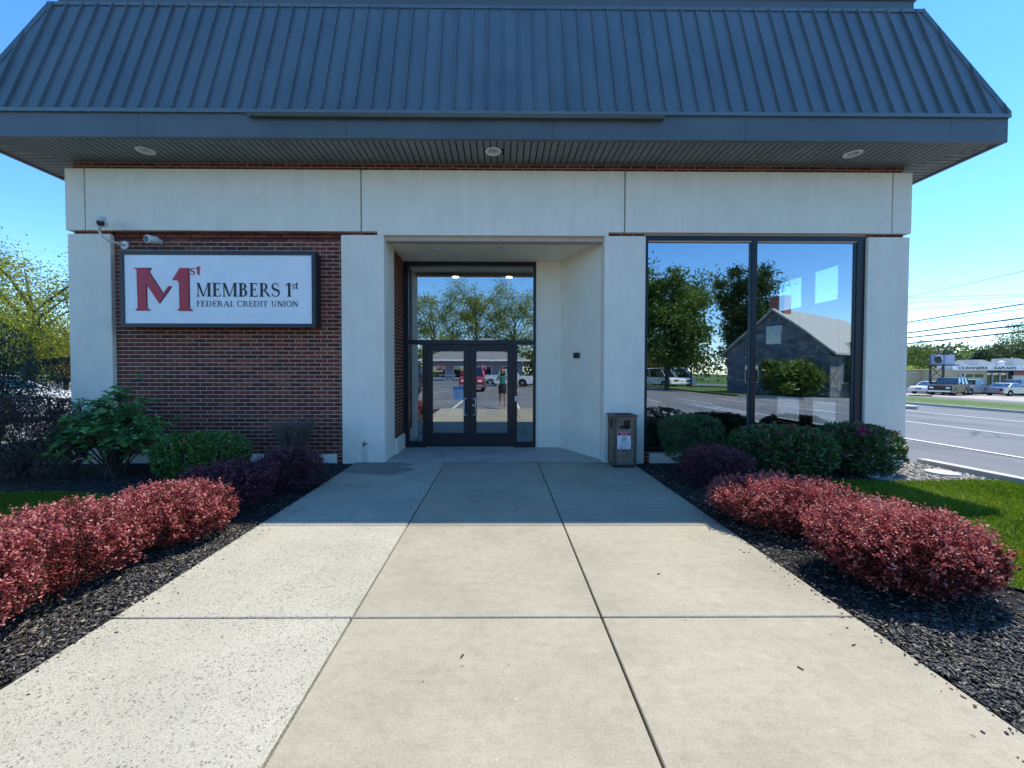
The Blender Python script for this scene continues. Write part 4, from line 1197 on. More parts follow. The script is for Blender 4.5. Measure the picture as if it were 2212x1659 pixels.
def leaves(P, D, L, W, jit=0.6, g=None, fold=0.25):
    """diamond leaves at P along D (unit), lengths L, widths W -> verts, faces"""
    g = g or rng
    n = len(P)
    rnd = unit(g.normal(size=(n, 3)))
    D = unit(D + rnd*jit)
    side = unit(np.cross(D, unit(g.normal(size=(n, 3)) + np.array([0, 0, 1.2]))))
    nrm = np.cross(side, D)
    L = np.broadcast_to(L, (n,))[:, None]; W = np.broadcast_to(W, (n,))[:, None]
    base = P; tip = P + D*L
    mid = P + D*L*0.55 - nrm*W*fold
    V = np.stack([base, mid+side*W*0.5+nrm*W*fold*1.6, tip, mid-side*W*0.5+nrm*W*fold*1.6], 1).reshape(-1, 3)
    F = np.arange(n*4).reshape(-1, 4)
    return V, F

def bumps(g, n=14, amp=0.16, sig=0.45):
    c = unit(g.normal(size=(n, 3))); a = g.uniform(-0.6, 1.0, n)*amp
    return lambda d: 1 + sum(a[i]*np.exp(-((d-c[i])**2).sum(1)/(2*sig*sig)) for i in range(n))

def superdir(d, e):
    """radius of a super-ellipsoid with exponent e in direction d"""
    return 1/np.power((np.abs(d)**e).sum(1), 1/e)

def shrub(name, label, cx, cy, rx, ry, h, n, ll, lw, mat, seed, e=2.4, inner=0.35, shoot=0.0, cat='shrub', group=None, upb=0.6,
          tip_tint=0.35, amp=0.14, taper=0.0, z0=0.02, top_tint=0.0, stems=14, stem_mat='bark', lean=0.0):
    g = np.random.default_rng(seed)
    t = thing(name, (cx, cy, 0), label, cat, group)
    bmp = bumps(g, 16, amp)
    hz = (h-z0)/2
    def surf(d):
        r = superdir(d, e)*bmp(d)
        p = d*r[:, None]*np.array([rx, ry, hz])
        if taper:
            k = 1 - taper*np.clip(-(p[:, 2]/hz), -0.2, 1)*0.5 - taper*0.25
            p[:, 0] *= k; p[:, 1] *= k
        return p
    ctr = np.array([cx, cy, z0+hz])
    Vs, Fs, Ts = [], [], []
    def push(P, D, L, W, tint, jit=0.6):
        V, F = leaves(P, D, L, W, jit, g)
        Fs.append(F + sum(len(v) for v in Vs)); Vs.append(V); Ts.append(np.repeat(tint, 4))
    if shoot > 0:
        ns = int(n*0.72/26)
        d = unit(g.normal(size=(ns, 3)) + np.array([0, 0, 0.28]))
        s = surf(d)
        depth = np.where(g.random(ns) < 0.75, g.uniform(0.0, 0.12, ns), g.uniform(0.1, 0.35, ns))
        hole = np.sin(s[:, 0]*11+seed)*np.sin(s[:, 1]*9+seed*2)*np.sin(s[:, 2]*8+1) + 0.6*np.sin(s[:, 0]*23+2)*np.sin(s[:, 1]*27)
        depth = depth + np.where(hole > 0.26, 0.36, 0.0)
        root = s*(1-depth[:, None]) + ctr
        ax = unit(unit(s/np.array([rx, ry, hz])**1.0)*0.7 + np.array([0, 0, upb]) + g.normal(size=(ns, 3))*0.28)
        ln = shoot*g.uniform(0.4, 1.25, ns)
        m = 26
        k = np.tile(np.linspace(-0.7, 1, m), ns)
        idx = np.repeat(np.arange(ns), m)
        P = root[idx] + ax[idx]*(k*ln[idx])[:, None] + g.normal(size=(ns*m, 3))*0.008
        D = unit(unit(g.normal(size=(ns*m, 3))) + ax[idx]*0.7)
        hfrac = np.clip(s[idx, 2]/hz, -1, 1)
        bronze = np.sin(s[:, 0]*5.3+seed)*np.sin(s[:, 1]*6.1+1.7*seed)
        tint = np.clip(0.40 + 0.24*k + tip_tint*np.clip(k, 0, 1)*g.random(ns*m) + g.normal(size=ns*m)*0.20 + 0.10*hfrac + g.normal(size=ns)[idx]*0.15 + 0.10*bronze[idx], 0, 1)
        push(P, D, ll*g.uniform(0.7, 1.25, ns*m), lw*g.uniform(0.8, 1.2, ns*m), tint)
        n2 = n - ns*m
    else:
        n2 = n
    d = unit(g.normal(size=(n2, 3)) + np.array([0, 0, 0.15]))
    s = surf(d)
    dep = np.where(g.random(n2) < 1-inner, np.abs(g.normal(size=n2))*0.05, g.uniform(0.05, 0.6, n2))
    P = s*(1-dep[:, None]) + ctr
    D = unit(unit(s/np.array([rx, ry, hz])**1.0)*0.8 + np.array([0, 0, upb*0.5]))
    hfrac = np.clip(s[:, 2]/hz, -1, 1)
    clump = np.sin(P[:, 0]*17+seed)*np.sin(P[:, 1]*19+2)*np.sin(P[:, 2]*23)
    tint = np.clip(0.40 + g.normal(size=n2)*0.16 - dep*0.5 + 0.1*clump + top_tint*np.clip(hfrac, 0, 1)*(g.random(n2) < 0.45), 0, 1)  # deeper leaves tinted darker, shade of the gaps put into colour
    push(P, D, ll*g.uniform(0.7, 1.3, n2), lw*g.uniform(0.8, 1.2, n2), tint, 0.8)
    V = np.concatenate(Vs); F = np.concatenate(Fs); T = np.concatenate(Ts)
    zc = V[:, 2].reshape(-1, 4).min(1)
    keep = zc > 0.004
    V = V.reshape(-1, 4, 3)[keep].reshape(-1, 3); T = T.reshape(-1, 4)[keep].ravel()
    F = np.arange(len(V)).reshape(-1, 4)
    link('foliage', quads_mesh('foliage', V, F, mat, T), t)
    mb = MB()
    for i in range(stems):
        a = g.uniform(0, 2*math.pi); q = g.uniform(0.3, 0.8)
        p0 = Vector((cx+g.normal()*0.05, cy+g.normal()*0.05, -0.03))
        p2 = Vector((cx+rx*q*math.cos(a), cy+ry*q*math.sin(a), z0+h*g.uniform(0.45, 0.85)))
        p1 = p0.lerp(p2, 0.5) + Vector((0, 0, h*0.1))
        mb.tube([p0, p1, p2], [0.012, 0.008, 0.004], 5)
    mb.build('stems', M[stem_mat], t)
    return t

BG = 'red barberry hedge left of the walkway'
bl, bw = 0.0195, 0.0125
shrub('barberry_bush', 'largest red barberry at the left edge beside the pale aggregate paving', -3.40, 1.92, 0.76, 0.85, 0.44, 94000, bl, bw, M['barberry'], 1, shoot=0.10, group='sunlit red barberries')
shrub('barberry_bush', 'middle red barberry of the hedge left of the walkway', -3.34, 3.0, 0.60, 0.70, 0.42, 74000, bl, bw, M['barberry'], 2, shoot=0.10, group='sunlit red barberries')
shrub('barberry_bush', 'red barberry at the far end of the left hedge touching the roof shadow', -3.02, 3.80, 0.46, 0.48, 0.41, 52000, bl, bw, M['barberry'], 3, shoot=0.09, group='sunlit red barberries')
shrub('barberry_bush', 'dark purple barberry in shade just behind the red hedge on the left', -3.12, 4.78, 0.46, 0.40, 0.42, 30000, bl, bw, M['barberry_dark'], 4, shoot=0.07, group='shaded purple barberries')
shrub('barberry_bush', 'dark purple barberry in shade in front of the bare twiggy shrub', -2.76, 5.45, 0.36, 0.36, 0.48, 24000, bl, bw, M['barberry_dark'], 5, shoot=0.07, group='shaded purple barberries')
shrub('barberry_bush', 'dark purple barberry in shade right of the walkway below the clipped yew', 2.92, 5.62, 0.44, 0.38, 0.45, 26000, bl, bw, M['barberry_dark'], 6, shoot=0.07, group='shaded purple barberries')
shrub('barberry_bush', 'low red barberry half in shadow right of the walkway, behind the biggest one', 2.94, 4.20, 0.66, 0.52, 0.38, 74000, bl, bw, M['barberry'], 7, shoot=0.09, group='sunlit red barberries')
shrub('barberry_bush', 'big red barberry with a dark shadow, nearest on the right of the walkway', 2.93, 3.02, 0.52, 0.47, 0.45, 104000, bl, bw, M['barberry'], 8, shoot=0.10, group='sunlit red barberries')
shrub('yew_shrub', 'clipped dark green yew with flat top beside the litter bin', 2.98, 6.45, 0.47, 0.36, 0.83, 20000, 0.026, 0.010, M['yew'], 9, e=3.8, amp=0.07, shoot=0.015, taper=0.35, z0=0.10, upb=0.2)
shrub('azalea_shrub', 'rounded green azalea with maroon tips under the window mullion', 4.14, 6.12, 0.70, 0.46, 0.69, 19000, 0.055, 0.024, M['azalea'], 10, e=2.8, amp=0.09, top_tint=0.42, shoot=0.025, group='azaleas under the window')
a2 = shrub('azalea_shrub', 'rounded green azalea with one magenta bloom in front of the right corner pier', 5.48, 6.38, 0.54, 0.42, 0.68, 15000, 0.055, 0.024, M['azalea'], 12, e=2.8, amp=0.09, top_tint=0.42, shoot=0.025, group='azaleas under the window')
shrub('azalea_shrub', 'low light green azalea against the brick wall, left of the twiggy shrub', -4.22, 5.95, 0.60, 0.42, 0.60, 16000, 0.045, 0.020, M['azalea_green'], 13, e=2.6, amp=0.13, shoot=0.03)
# bloom on the second azalea
g = np.random.default_rng(3)
P = np.array([5.31, 6.06, 0.64]) + g.normal(size=(60, 3))*np.array([0.03, 0.02, 0.035])
V, F = leaves(P, unit(g.normal(size=(60, 3))+np.array([0,-.5,.8])), 0.04, 0.03, 0.5, g)
link('bloom', quads_mesh('bloom', V, F, M['flower']), a2)
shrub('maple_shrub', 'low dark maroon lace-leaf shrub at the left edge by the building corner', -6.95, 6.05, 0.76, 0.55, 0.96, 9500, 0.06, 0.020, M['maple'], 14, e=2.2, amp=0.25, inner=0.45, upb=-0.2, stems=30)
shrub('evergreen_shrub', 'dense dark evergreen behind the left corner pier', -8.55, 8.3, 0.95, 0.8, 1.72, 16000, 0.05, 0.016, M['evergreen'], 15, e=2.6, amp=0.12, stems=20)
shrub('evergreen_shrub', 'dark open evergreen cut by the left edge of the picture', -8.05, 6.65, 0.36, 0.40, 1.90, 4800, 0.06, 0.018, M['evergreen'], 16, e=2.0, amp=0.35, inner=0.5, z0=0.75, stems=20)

# rhododendron: whorls of long leaves on visible branches
def rhododendron(label, cx, cy, seed):
    g = np.random.default_rng(seed)
    t = thing('rhododendron_shrub', (cx, cy, 0), label, 'shrub')
    mb = MB(); tips = []
    for i in range(38):
        a = g.uniform(0, 2*math.pi); q = math.sqrt(g.random())
        end = Vector((cx+0.80*q*math.cos(a), cy+0.50*q*math.sin(a), 0.30+0.80*(1-0.55*q*q)*g.uniform(0.45, 1.15)))
        p0 = Vector((cx+g.normal()*0.06, cy+g.normal()*0.05, -0.03))
        p1 = p0.lerp(end, 0.5)+Vector((g.normal()*0.05, g.normal()*0.05, 0.08))
        mb.tube([p0, p1, end], [0.014, 0.010, 0.005], 5)
        for k in range(12):
            q0 = p1.lerp(end, g.uniform(0.1, 1.0))
            q1 = q0 + Vector((g.normal()*0.13, g.normal()*0.12, g.normal()*0.10+0.05))
            mb.tube([q0, q1], [0.005, 0.003], 4); tips.append((q1, (q1-q0).normalized()))
        tips.append((end, (end-p1).normalized()))
    mb.build('branches', M['bark'], t)
    Ps, Ds, Ts = [], [], []
    for p, ax in tips:
        if p.z < 0.12: continue
        ax = (ax*0.5+Vector((0, -0.15, 0.8))).normalized()
        u = ax.orthogonal().normalized(); w = ax.cross(u)
        nl = int(g.integers(8, 13)); ph = g.uniform(0, 6.28); tb = g.uniform(0.25, 0.75)
        for k in range(nl):
            a = ph+2*math.pi*k/nl
            dd = (u*math.cos(a)+w*math.sin(a))*g.uniform(0.75, 1.0)+ax*g.uniform(0.05, 0.6)
            Ps.append(tuple(p+ax*g.uniform(-0.02, 0.02))); Ds.append(tuple(dd.normalized())); Ts.append(np.clip(tb+g.normal()*0.12, 0, 1))
    P, D = np.array(Ps), np.array(Ds)
    V, F = leaves(P, D, g.uniform(0.065, 0.105, len(P)), g.uniform(0.028, 0.038, len(P)), 0.15, g)
    link('foliage', quads_mesh('foliage', V, F, M['rhodo'], np.repeat(np.array(Ts), 4)), t)
rhododendron('loose glossy green rhododendron in front of the left corner pier', -5.68, 6.15, 21)

# bare twiggy shrub: a vase of upright stems, clipped flat
def twiggy(label, cx, cy, h, r, seed):
    g = np.random.default_rng(seed)
    t = thing('twiggy_shrub', (cx, cy, 0), label, 'shrub')
    mb = MB()
    for i in range(150):
        a = g.uniform(0, 2*math.pi); q = math.sqrt(g.random())
        p0 = Vector((cx+0.05*g.normal(), cy+0.04*g.normal(), -0.02))
        ph = h*g.uniform(0.3, 0.55)
        p1 = Vector((cx+r*0.45*q*math.cos(a), cy+r*0.45*q*math.sin(a), ph))
        p2 = Vector((cx+r*q*math.cos(a)+g.normal()*0.02, cy+r*q*math.sin(a)+g.normal()*0.02, h*g.uniform(0.82, 1.0)))
        mb.tube([p0, p1, p2], [0.006, 0.004, 0.0022], 3)
        for k in range(5):
            b0 = p1.lerp(p2, g.uniform(0.0, 0.8))
            b1 = b0+Vector((g.normal()*0.05, g.normal()*0.05, g.uniform(0.06, 0.2)))
            if b1.z > h: b1.z = h*g.uniform(0.95, 1.0)
            mb.tube([b0, b1], [0.003, 0.0016], 3)
    mb.build('twigs', M['twig'], t)
twiggy('bare grey twiggy shrub clipped flat against the brick wall', -3.22, 6.5, 0.80, 0.36, 5)

# --- grass blades, mulch chips and gravel (nobody could count them)
def in_poly(P, poly):
    x, y = P[:, 0], P[:, 1]; c = np.zeros(len(P), bool); j = len(poly)-1
    for i in range(len(poly)):
        xi, yi = poly[i]; xj, yj = poly[j]
        c ^= ((yi > y) != (yj > y)) & (x < (xj-xi)*(y-yi)/(yj-yi+1e-12)+xi)
        j = i
    return c
def grass(poly, n, seed, hmin, hmax, label, box=None):
    g = np.random.default_rng(seed)
    a = np.array(poly)
    lo, hi = (a.min(0), a.max(0)) if box is None else (np.array(box[0]), np.array(box[1]))
    P = g.uniform(lo, hi, (n, 2)); P = P[in_poly(P, poly)]
    n = len(P)
    th = g.uniform(0, 2*math.pi, n); h = g.uniform(hmin, hmax, n)*(0.8+0.35*np.sin(P[:, 0]*3.1)*np.sin(P[:, 1]*2.7)); w = g.uniform(0.0025, 0.005, n)
    ln = g.normal(size=(n, 2))*0.5*h[:, None]
    B = np.concatenate([P, np.zeros((n, 1))], 1)
    s = np.stack([np.cos(th)*w, np.sin(th)*w, np.zeros(n)], 1)
    mid = B + np.concatenate([ln*0.35, (h*0.6)[:, None]], 1)
    tip = B + np.concatenate([ln, h[:, None]], 1)
    V = np.stack([B-s, B+s, mid+s*0.8, tip, mid-s*0.8], 1).reshape(-1, 3)
    F = np.arange(n*5).reshape(-1, 5)
    patch = 0.5+0.25*np.sin(P[:, 0]*1.9+1)*np.sin(P[:, 1]*2.3)
    T = np.repeat(np.clip(patch+g.normal(size=n)*0.22, 0, 1), 5)
    o = link('grass', quads_mesh('grass', V, F, M['grass'], T))
    tag(o, label, 'grass', kind='stuff')
grass(LAWN_R, 75000, 31, 0.035, 0.075, 'bright green mown grass blades right of the walkway', ((3.3, 2.0), (7.2, 5.75)))
grass(LAWN_L, 60000, 32, 0.035, 0.07, 'shaded mown grass blades behind the left hedge', ((-7.5, 3.0), (-3.6, 5.15)))

def chips(name, boxes, seed, lmin, lmax, mat, label, thick=0.004, avoid=None, wr=(0.15, 0.4), zup=0.016, zbase=-0.016, flat=1.0):
    g = np.random.default_rng(seed)
    Ps = []
    for x0, x1, y0, y1, n in boxes: Ps.append(np.stack([g.uniform(x0, x1, n), g.uniform(y0, y1, n)], 1))
    P = np.concatenate(Ps)
    for poly in (avoid or []): P = P[~in_poly(P, poly)]
    n = len(P)
    th = g.uniform(0, math.pi, n); L = g.uniform(lmin, lmax, n); W = L*g.uniform(wr[0], wr[1], n); H = thick*g.uniform(0.6, 1.6, n)
    tilt = g.normal(size=n)*0.28*flat; roll = g.normal(size=n)*0.35*flat
    u = np.stack([np.cos(th)*np.cos(tilt), np.sin(th)*np.cos(tilt), np.sin(tilt)], 1)
    v = np.stack([-np.sin(th)*np.cos(roll), np.cos(th)*np.cos(roll), np.sin(roll)], 1)
    w = unit(np.cross(u, v))
    c = np.concatenate([P, (zbase+g.uniform(0, zup, n))[:, None]], 1)
    cs = [c + u*(L*sx/2)[:, None]*(0.75 if (sy > 0) == (sx > 0) else 1.0) + v*(W*sy/2)[:, None] + w*(H*sz/2)[:, None] for sz in (-1, 1) for sx, sy in ((-1,-1),(1,-1),(1,1),(-1,1))]
    V = np.stack(cs, 1).reshape(-1, 3)
    f = np.array([(0,3,2,1),(4,5,6,7),(0,1,5,4),(1,2,6,5),(2,3,7,6),(3,0,4,7)])
    F = (np.arange(n)[:, None, None]*8 + f[None]).reshape(-1, 4)
    o = link(name, quads_mesh(name, V, F, mat, np.repeat(g.random(n), 8)))
    return tag(o, label, name.replace('_', ' '), kind='stuff')
def chip_mat(name, stops, rough=0.75):
    t = NT(name)
    a = t.n('Attribute', {'attribute_name': 'tint'}).outputs['Fac']
    f = t.noise(t.pos(), 160, 3, 0.7)
    return t.out(t.mix(1, t.ramp(a, stops), t.ramp(f, [(0.3, 0.6), (0.7, 1.3)]), 'MULTIPLY'), rough)
M['chip'] = chip_mat('mulch chips', [(0.0, (0.010, 0.010, 0.010)), (0.4, (0.034, 0.031, 0.028)), (0.75, (0.090, 0.083, 0.072)), (0.92, (0.19, 0.175, 0.15)), (1.0, (0.36, 0.29, 0.17))], 0.6)
M['pebblebed'] = chip_mat('gravel stones', [(0.0, (0.12, 0.11, 0.10)), (0.5, (0.28, 0.26, 0.23)), (1.0, (0.50, 0.47, 0.42))])
chips('mulch_chips', [(2.24, 4.0, 0.5, 2.6, 22000), (2.24, 6.9, 0.3, 2.4, 6000), (2.24, 3.4, 2.6, 6.9, 7500), (3.4, 6.1, 5.5, 6.9, 1500), (3.4, 5.2, 2.0, 3.2, 1800)], 41, 0.008, 0.042, M['chip'], 'dark shredded bark mulch right of the walkway', avoid=[LAWN_R])
chips('mulch_chips', [(-3.1, -2.40, 0.6, 4.2, 13000), (-4.4, -2.4, 0.3, 1.6, 4000), (-6.5, -2.4, 4.0, 6.95, 4500)], 42, 0.008, 0.042, M['chip'], 'dark shredded bark mulch left of the walkway', avoid=[LAWN_L])
chips('gravel_stones', [(5.4, 6.97, 5.7, 6.95, 2600)], 43, 0.02, 0.05, M['pebblebed'], 'loose pale gravel by the right building corner', 0.02, None, (0.6, 1.0), 0.02)
chips('mulch_crumbs', [(2.17, 2.222, 0.5, 6.5, 260), (2.05, 2.2, 0.5, 6.5, 90), (-2.392, -2.34, 0.8, 6.0, 240), (-2.35, -2.2, 0.8, 6.0, 80), (-2.3, 2.1, 0.7, 6.8, 14)], 44, 0.004, 0.018, M['chip'], 'bark crumbs and dust spilled along the walkway edges', 0.003, None, (0.25, 0.6), 0.001, 0.003, 0.1)
# a few stray chips and leaves on the slabs
for x, y, a, where in ((1.93, 1.45, 0.3, 'of a close pair near the right mulch edge, left one'), (2.02, 1.40, 0.1, 'of a close pair near the right mulch edge, right one'), (1.55, 2.1, 2.0, 'in the middle of the right slab column'),
                       (1.98, 2.28, 0.4, 'beside the right mulch edge just before the cross joint'), (-0.2, 2.2, 1.2, 'on the middle slab nearest the camera'), (1.2, 3.1, 0.6, 'on the right slab behind the cross joint'), (0.2, 4.6, 2.2, 'on the shaded middle slab')):
    mb = MB().box(-0.014, 0.014, -0.004, 0.004, 0.0, 0.004)
    o = mb.build('bark_chip', M['chip'])
    o.location = (x, y, 0.001); o.rotation_euler = (0, 0, a)
    tag(o, 'small dark bark chip ' + where, 'bark chip', 'stray chips on the walkway')

# --- trees
def tree(name, label, x, y, z, h, cr, mat, seed, n=9000, ls=0.12, trunk_r=0.14, crown_from=0.25, spread=0.8, cone=False, group=None, limbs=11, cat='tree', sub=6):
    g = np.random.default_rng(seed)
    t = thing(name, (x, y, z), label, cat, group)
    mb = MB()
    top = Vector((x+g.normal()*0.03*h, y+g.normal()*0.03*h, z+h*0.93))
    tr = [Vector((x, y, z-0.1)), Vector((x, y, z+h*0.3)), Vector((x, y, z+h*0.6))+Vector((g.normal(), g.normal(), 0))*0.015*h, top]
    mb.tube(tr, [trunk_r*1.25, trunk_r*0.9, trunk_r*0.5, trunk_r*0.08], 7)
    cen = []
    for i in range(limbs):
        f = crown_from + (0.92-crown_from)*(i+0.5)/limbs
        a = i*2.4+g.normal()*0.3
        q = (1-f)/(1-crown_from) if cone else math.sqrt(max(0.05, 1-((f-0.55)/0.55)**2))
        r = cr*q*g.uniform(0.75, 1.1)
        p0 = Vector((x, y, z+h*(f*0.75)))
        p2 = Vector((x+r*math.cos(a), y+r*math.sin(a), z+h*min(f+(0.02 if cone else 0.13), 0.98)))
        p1 = p0.lerp(p2, 0.5)+Vector((0, 0, -0.02*h if cone else 0.03*h))
        mb.tube([p0, p1, p2], [trunk_r*0.4, trunk_r*0.25, trunk_r*0.07], 5)
        for k in range(sub):
            q0 = p1.lerp(p2, g.uniform(-0.4, 1.0)) if k else p2
            q1 = q0+Vector((g.normal(), g.normal(), g.normal()*0.8+0.35))*cr*0.20
            mb.tube([q0, q1], [trunk_r*0.12, trunk_r*0.04], 4)
            cen.append(tuple(q0.lerp(q1, 0.5))); cen.append(tuple(q1))
    cen.append(tuple(top))
    mb.build('trunk', M['bark'], t)
    C = np.array(cen)
    idx = g.integers(0, len(C), n)
    sg_ = cr*0.15*(0.6+0.8*g.random(len(C)))[idx][:, None]
    P = C[idx] + g.normal(size=(n, 3))*sg_*np.array([1.0, 1.0, 0.75])
    D = unit(g.normal(size=(n, 3))+np.array([0, 0, 0.2]))
    V, F = leaves(P, D, ls*g.uniform(0.6, 1.4, n), ls*0.62*g.uniform(0.7, 1.3, n), 0.3, g, 0.15)
    cl = g.normal(size=len(C))[idx]*0.14
    T = np.repeat(np.clip(0.5+cl+g.normal(size=n)*0.15, 0, 1), 4)
    link('crown', quads_mesh('crown', V, F, mat, T), t)
    return t
tree('shade_tree', 'yellow-green spring tree beyond the left corner of the building', -25.6, 23.0, -0.05, 7.6, 3.3, M['spring'], 51, 18000, 0.13, 0.20, 0.22, limbs=16, sub=9)
tree('shade_tree', 'golden low tree behind the spring tree at far left', -31.0, 30.0, -0.05, 4.2, 3.2, M['gold'], 52, 9000, 0.16, 0.14, 0.2)
tree('shade_tree', 'pale green tree far behind at the left edge', -45.0, 40.0, -0.05, 7.2, 4.5, M['spring'], 53, 9000, 0.2, 0.2, 0.2)
# ================================================================== VEHICLES
def car_paint(name, c, metal=0.2):
    t = NT(name)
    n = t.noise(t.pos(src='obj'), 3, 4)
    t.out(t.mix(1, c, t.ramp(n, [(0.3, 0.9), (0.7, 1.05)]), 'MULTIPLY'), 0.3, metal=metal)
    t.b.inputs['Coat Weight'].default_value = 0.6
    t.b.inputs['Coat Roughness'].default_value = 0.06
    return t.mat
M['tyre'] = plain('tyre rubber', (0.012, 0.012, 0.012), 0.85)
M['rim'] = plain('wheel rim', (0.45, 0.45, 0.46), 0.35, 0.8, var=0.1)
M['lamp'] = plain('headlamp', (0.75, 0.78, 0.8), 0.1, var=0.03)
M['taillamp'] = plain('tail lamp', (0.30, 0.01, 0.01), 0.2, var=0.03)
M['plastic'] = plain('dark trim plastic', (0.02, 0.02, 0.022), 0.6)

def car(label, x, y, rz, paint, style='suv', group=None, z=None, lower=None, cat='car'):
    t = thing('parked_car' if style != 'pickup' else 'pickup_truck', (x, y, gz(x)+0.02 if z is None else z), label, cat, group, rz)
    S_ = {'suv': dict(L=4.35, w=1.84, wb=2.6, wr=0.40, hood=1.16, belt=1.20, roof=1.86, cab=(-2.05, 0.62), top=(-1.92, 0.16), nose=1.04),
          'sedan': dict(L=4.7, w=1.80, wb=2.75, wr=0.33, hood=0.92, belt=0.98, roof=1.43, cab=(-1.55, 0.95), top=(-0.85, 0.15), nose=0.78),
          'pickup': dict(L=5.3, w=1.90, wb=3.3, wr=0.38, hood=1.10, belt=1.15, roof=1.75, cab=(-0.75, 1.05), top=(-0.60, 0.50), nose=0.98),
          'van': dict(L=5.4, w=1.98, wb=3.2, wr=0.36, hood=1.15, belt=1.20, roof=2.35, cab=(-2.62, 1.85), top=(-2.6, 1.05), nose=1.0)}[style]
    L, w, wb, wr = S_['L']/2, S_['w']/2, S_['wb']/2, S_['wr']
    arch = lambda cx: [(cx+(wr+0.07)*math.cos(a), max(0.30, wr+(wr+0.07)*math.sin(a))) for a in np.linspace(math.pi+0.15, -0.15, 11)]
    prof = [(-L, 0.45), (-L+0.08, 0.30)] + arch(-wb) + arch(wb) + [(L-0.10, 0.30), (L, 0.42), (L, S_['nose']-0.15), (L-0.10, S_['nose']), (L-0.5, S_['hood']-0.03), (S_['cab'][1]+0.02, S_['hood'])]
    prof += [(S_['cab'][1]-0.10, S_['belt']), (S_['cab'][0], S_['belt'])]
    prof += [(-L+0.06, S_['belt']-0.04), (-L, S_['belt']-0.2)]
    mb = MB()
    n = len(prof)
    def lay(yy, k): return [(px*(1-0.012*k), yy, 0.72+(pz-0.72)*(1-0.035*k)) for px, pz in prof]
    rings = [lay(-w, 1), lay(-w+0.05, 0), lay(w-0.05, 0), lay(w, 1)]
    fs = [tuple(range(n)), tuple(range(4*n-1, 3*n-1, -1))]
    for k in range(3):
        for i in range(n): fs.append((k*n+i, (k+1)*n+i, (k+1)*n+(i+1)%n, k*n+(i+1)%n))
    mb.add([p for r in rings for p in r], fs)
    body = mb.build('body', paint, t, world=False)
    # greenhouse: glass frustum, pillars, roof
    c0, c1 = S_['cab']; t0, t1 = S_['top']; zb, zr = S_['belt'], S_['roof']
    yb, yt = w-0.06, w-0.20
    low = [(c0, -yb, zb-0.01), (c1, -yb, zb-0.01), (c1, yb, zb-0.01), (c0, yb, zb-0.01)]
    hi = [(t0, -yt, zr-0.05), (t1, -yt, zr-0.05), (t1, yt, zr-0.05), (t0, yt, zr-0.05)]
    MB().add(low+hi, [(4,5,6,7),(0,1,5,4),(1,2,6,5),(2,3,7,6),(3,0,4,7)]).build('windows', M['glass_car'], t, world=False)
    mb = MB().add([(t0-0.04,-yt-.02,zr-.05),(t1+.05,-yt-.02,zr-.05),(t1+.05,yt+.02,zr-.05),(t0-.04,yt+.02,zr-.05),(t0+.06,-yt+.08,zr),(t1-.1,-yt+.08,zr),(t1-.1,yt-.08,zr),(t0+.06,yt-.08,zr)],
                  [(0,3,2,1),(4,5,6,7),(0,1,5,4),(1,2,6,5),(2,3,7,6),(3,0,4,7)])
    for a, b in zip(low, hi): mb.tube([a, b], 0.045, 6)
    for sy in (-1, 1):
        for f in ((0.45,) if style != 'suv' else (0.33, 0.66)):
            a = Vector((c0+(c1-c0)*f, sy*yb, zb)); b = Vector((t0+(t1-t0)*f, sy*yt, zr-0.05))
            mb.tube([a, b], 0.045, 6)
    mb.build('roof', paint, t, world=False)
    MB().box(c0+0.15, c1-0.3, -yb+0.1, yb-0.1, zb-0.35, zb+0.05).build('seats', M['plastic'], t, world=False)
    if style == 'pickup':
        MB().box(-L+0.06, c0-0.06, -w+0.12, w-0.12, zb-0.045, zb-0.035).build('bed_cover', M['plastic'], t, world=False)
    for sx in (-1, 1):
        for sy in (-1, 1):
            cx, cy = sx*wb, sy*(w-0.11)
            ty = MB().lathe([(wr*0.62, -0.10), (wr*0.93, -0.11), (wr, -0.07), (wr, 0.07), (wr*0.93, 0.11), (wr*0.62, 0.10)], (cx, cy, wr), 20, 'y').build('wheel', M['tyre'], t, world=False)
            MB().lathe([(wr*0.60, sy*0.098), (wr*0.52, sy*0.085), (wr*0.2, sy*0.11), (0.03, sy*0.112)], (cx, cy, wr), 20, 'y').build('rim', M['rim'], ty, True)
    for sy in (-1, 1):
        MB().rbox(L-0.10, L+0.012, sy*(w-0.30)-0.16, sy*(w-0.30)+0.16, S_['nose']-0.30, S_['nose']-0.14, 0.01).build('headlight', M['lamp'], t, world=False)
        MB().rbox(-L-0.012, -L+0.06, sy*(w-0.22)-0.12, sy*(w-0.22)+0.12, S_['belt']-0.42, S_['belt']-0.16, 0.01).build('tail_light', M['taillamp'], t, world=False)
        MB().rbox(c1-0.30, c1-0.12, sy*(w+0.09)-0.09, sy*(w+0.09)+0.09, zb+0.02, zb+0.16, 0.02).build('mirror', M['plastic'], t, world=False)
    MB().rbox(L-0.08, L+0.06, -w+0.06, w-0.06, 0.36, 0.56, 0.03).build('front_bumper', M['chrome'] if style in ('suv', 'pickup') else paint, t, world=False)
    MB().rbox(-L-0.06, -L+0.08, -w+0.06, w-0.06, 0.36, 0.56, 0.03).build('rear_bumper', M['chrome'] if style in ('suv', 'pickup') else paint, t, world=False)
    MB().rbox(L-0.03, L+0.02, -w+0.62, w-0.62, S_['nose']-0.32, S_['nose']-0.10, 0.01).build('grille', M['plastic'], t, world=False)
    if lower is not None:
        for sy in (-1, 1):
            MB().box(-L+0.25, L-0.25, sy*(w+0.004)-0.006, sy*(w+0.004)+0.006, 0.62, 0.74).build('side_stripe', lower, t, world=False)
    return t
P_black = car_paint('black paint', (0.010, 0.010, 0.014)); P_maroon = car_paint('maroon paint', (0.012, 0.004, 0.005))
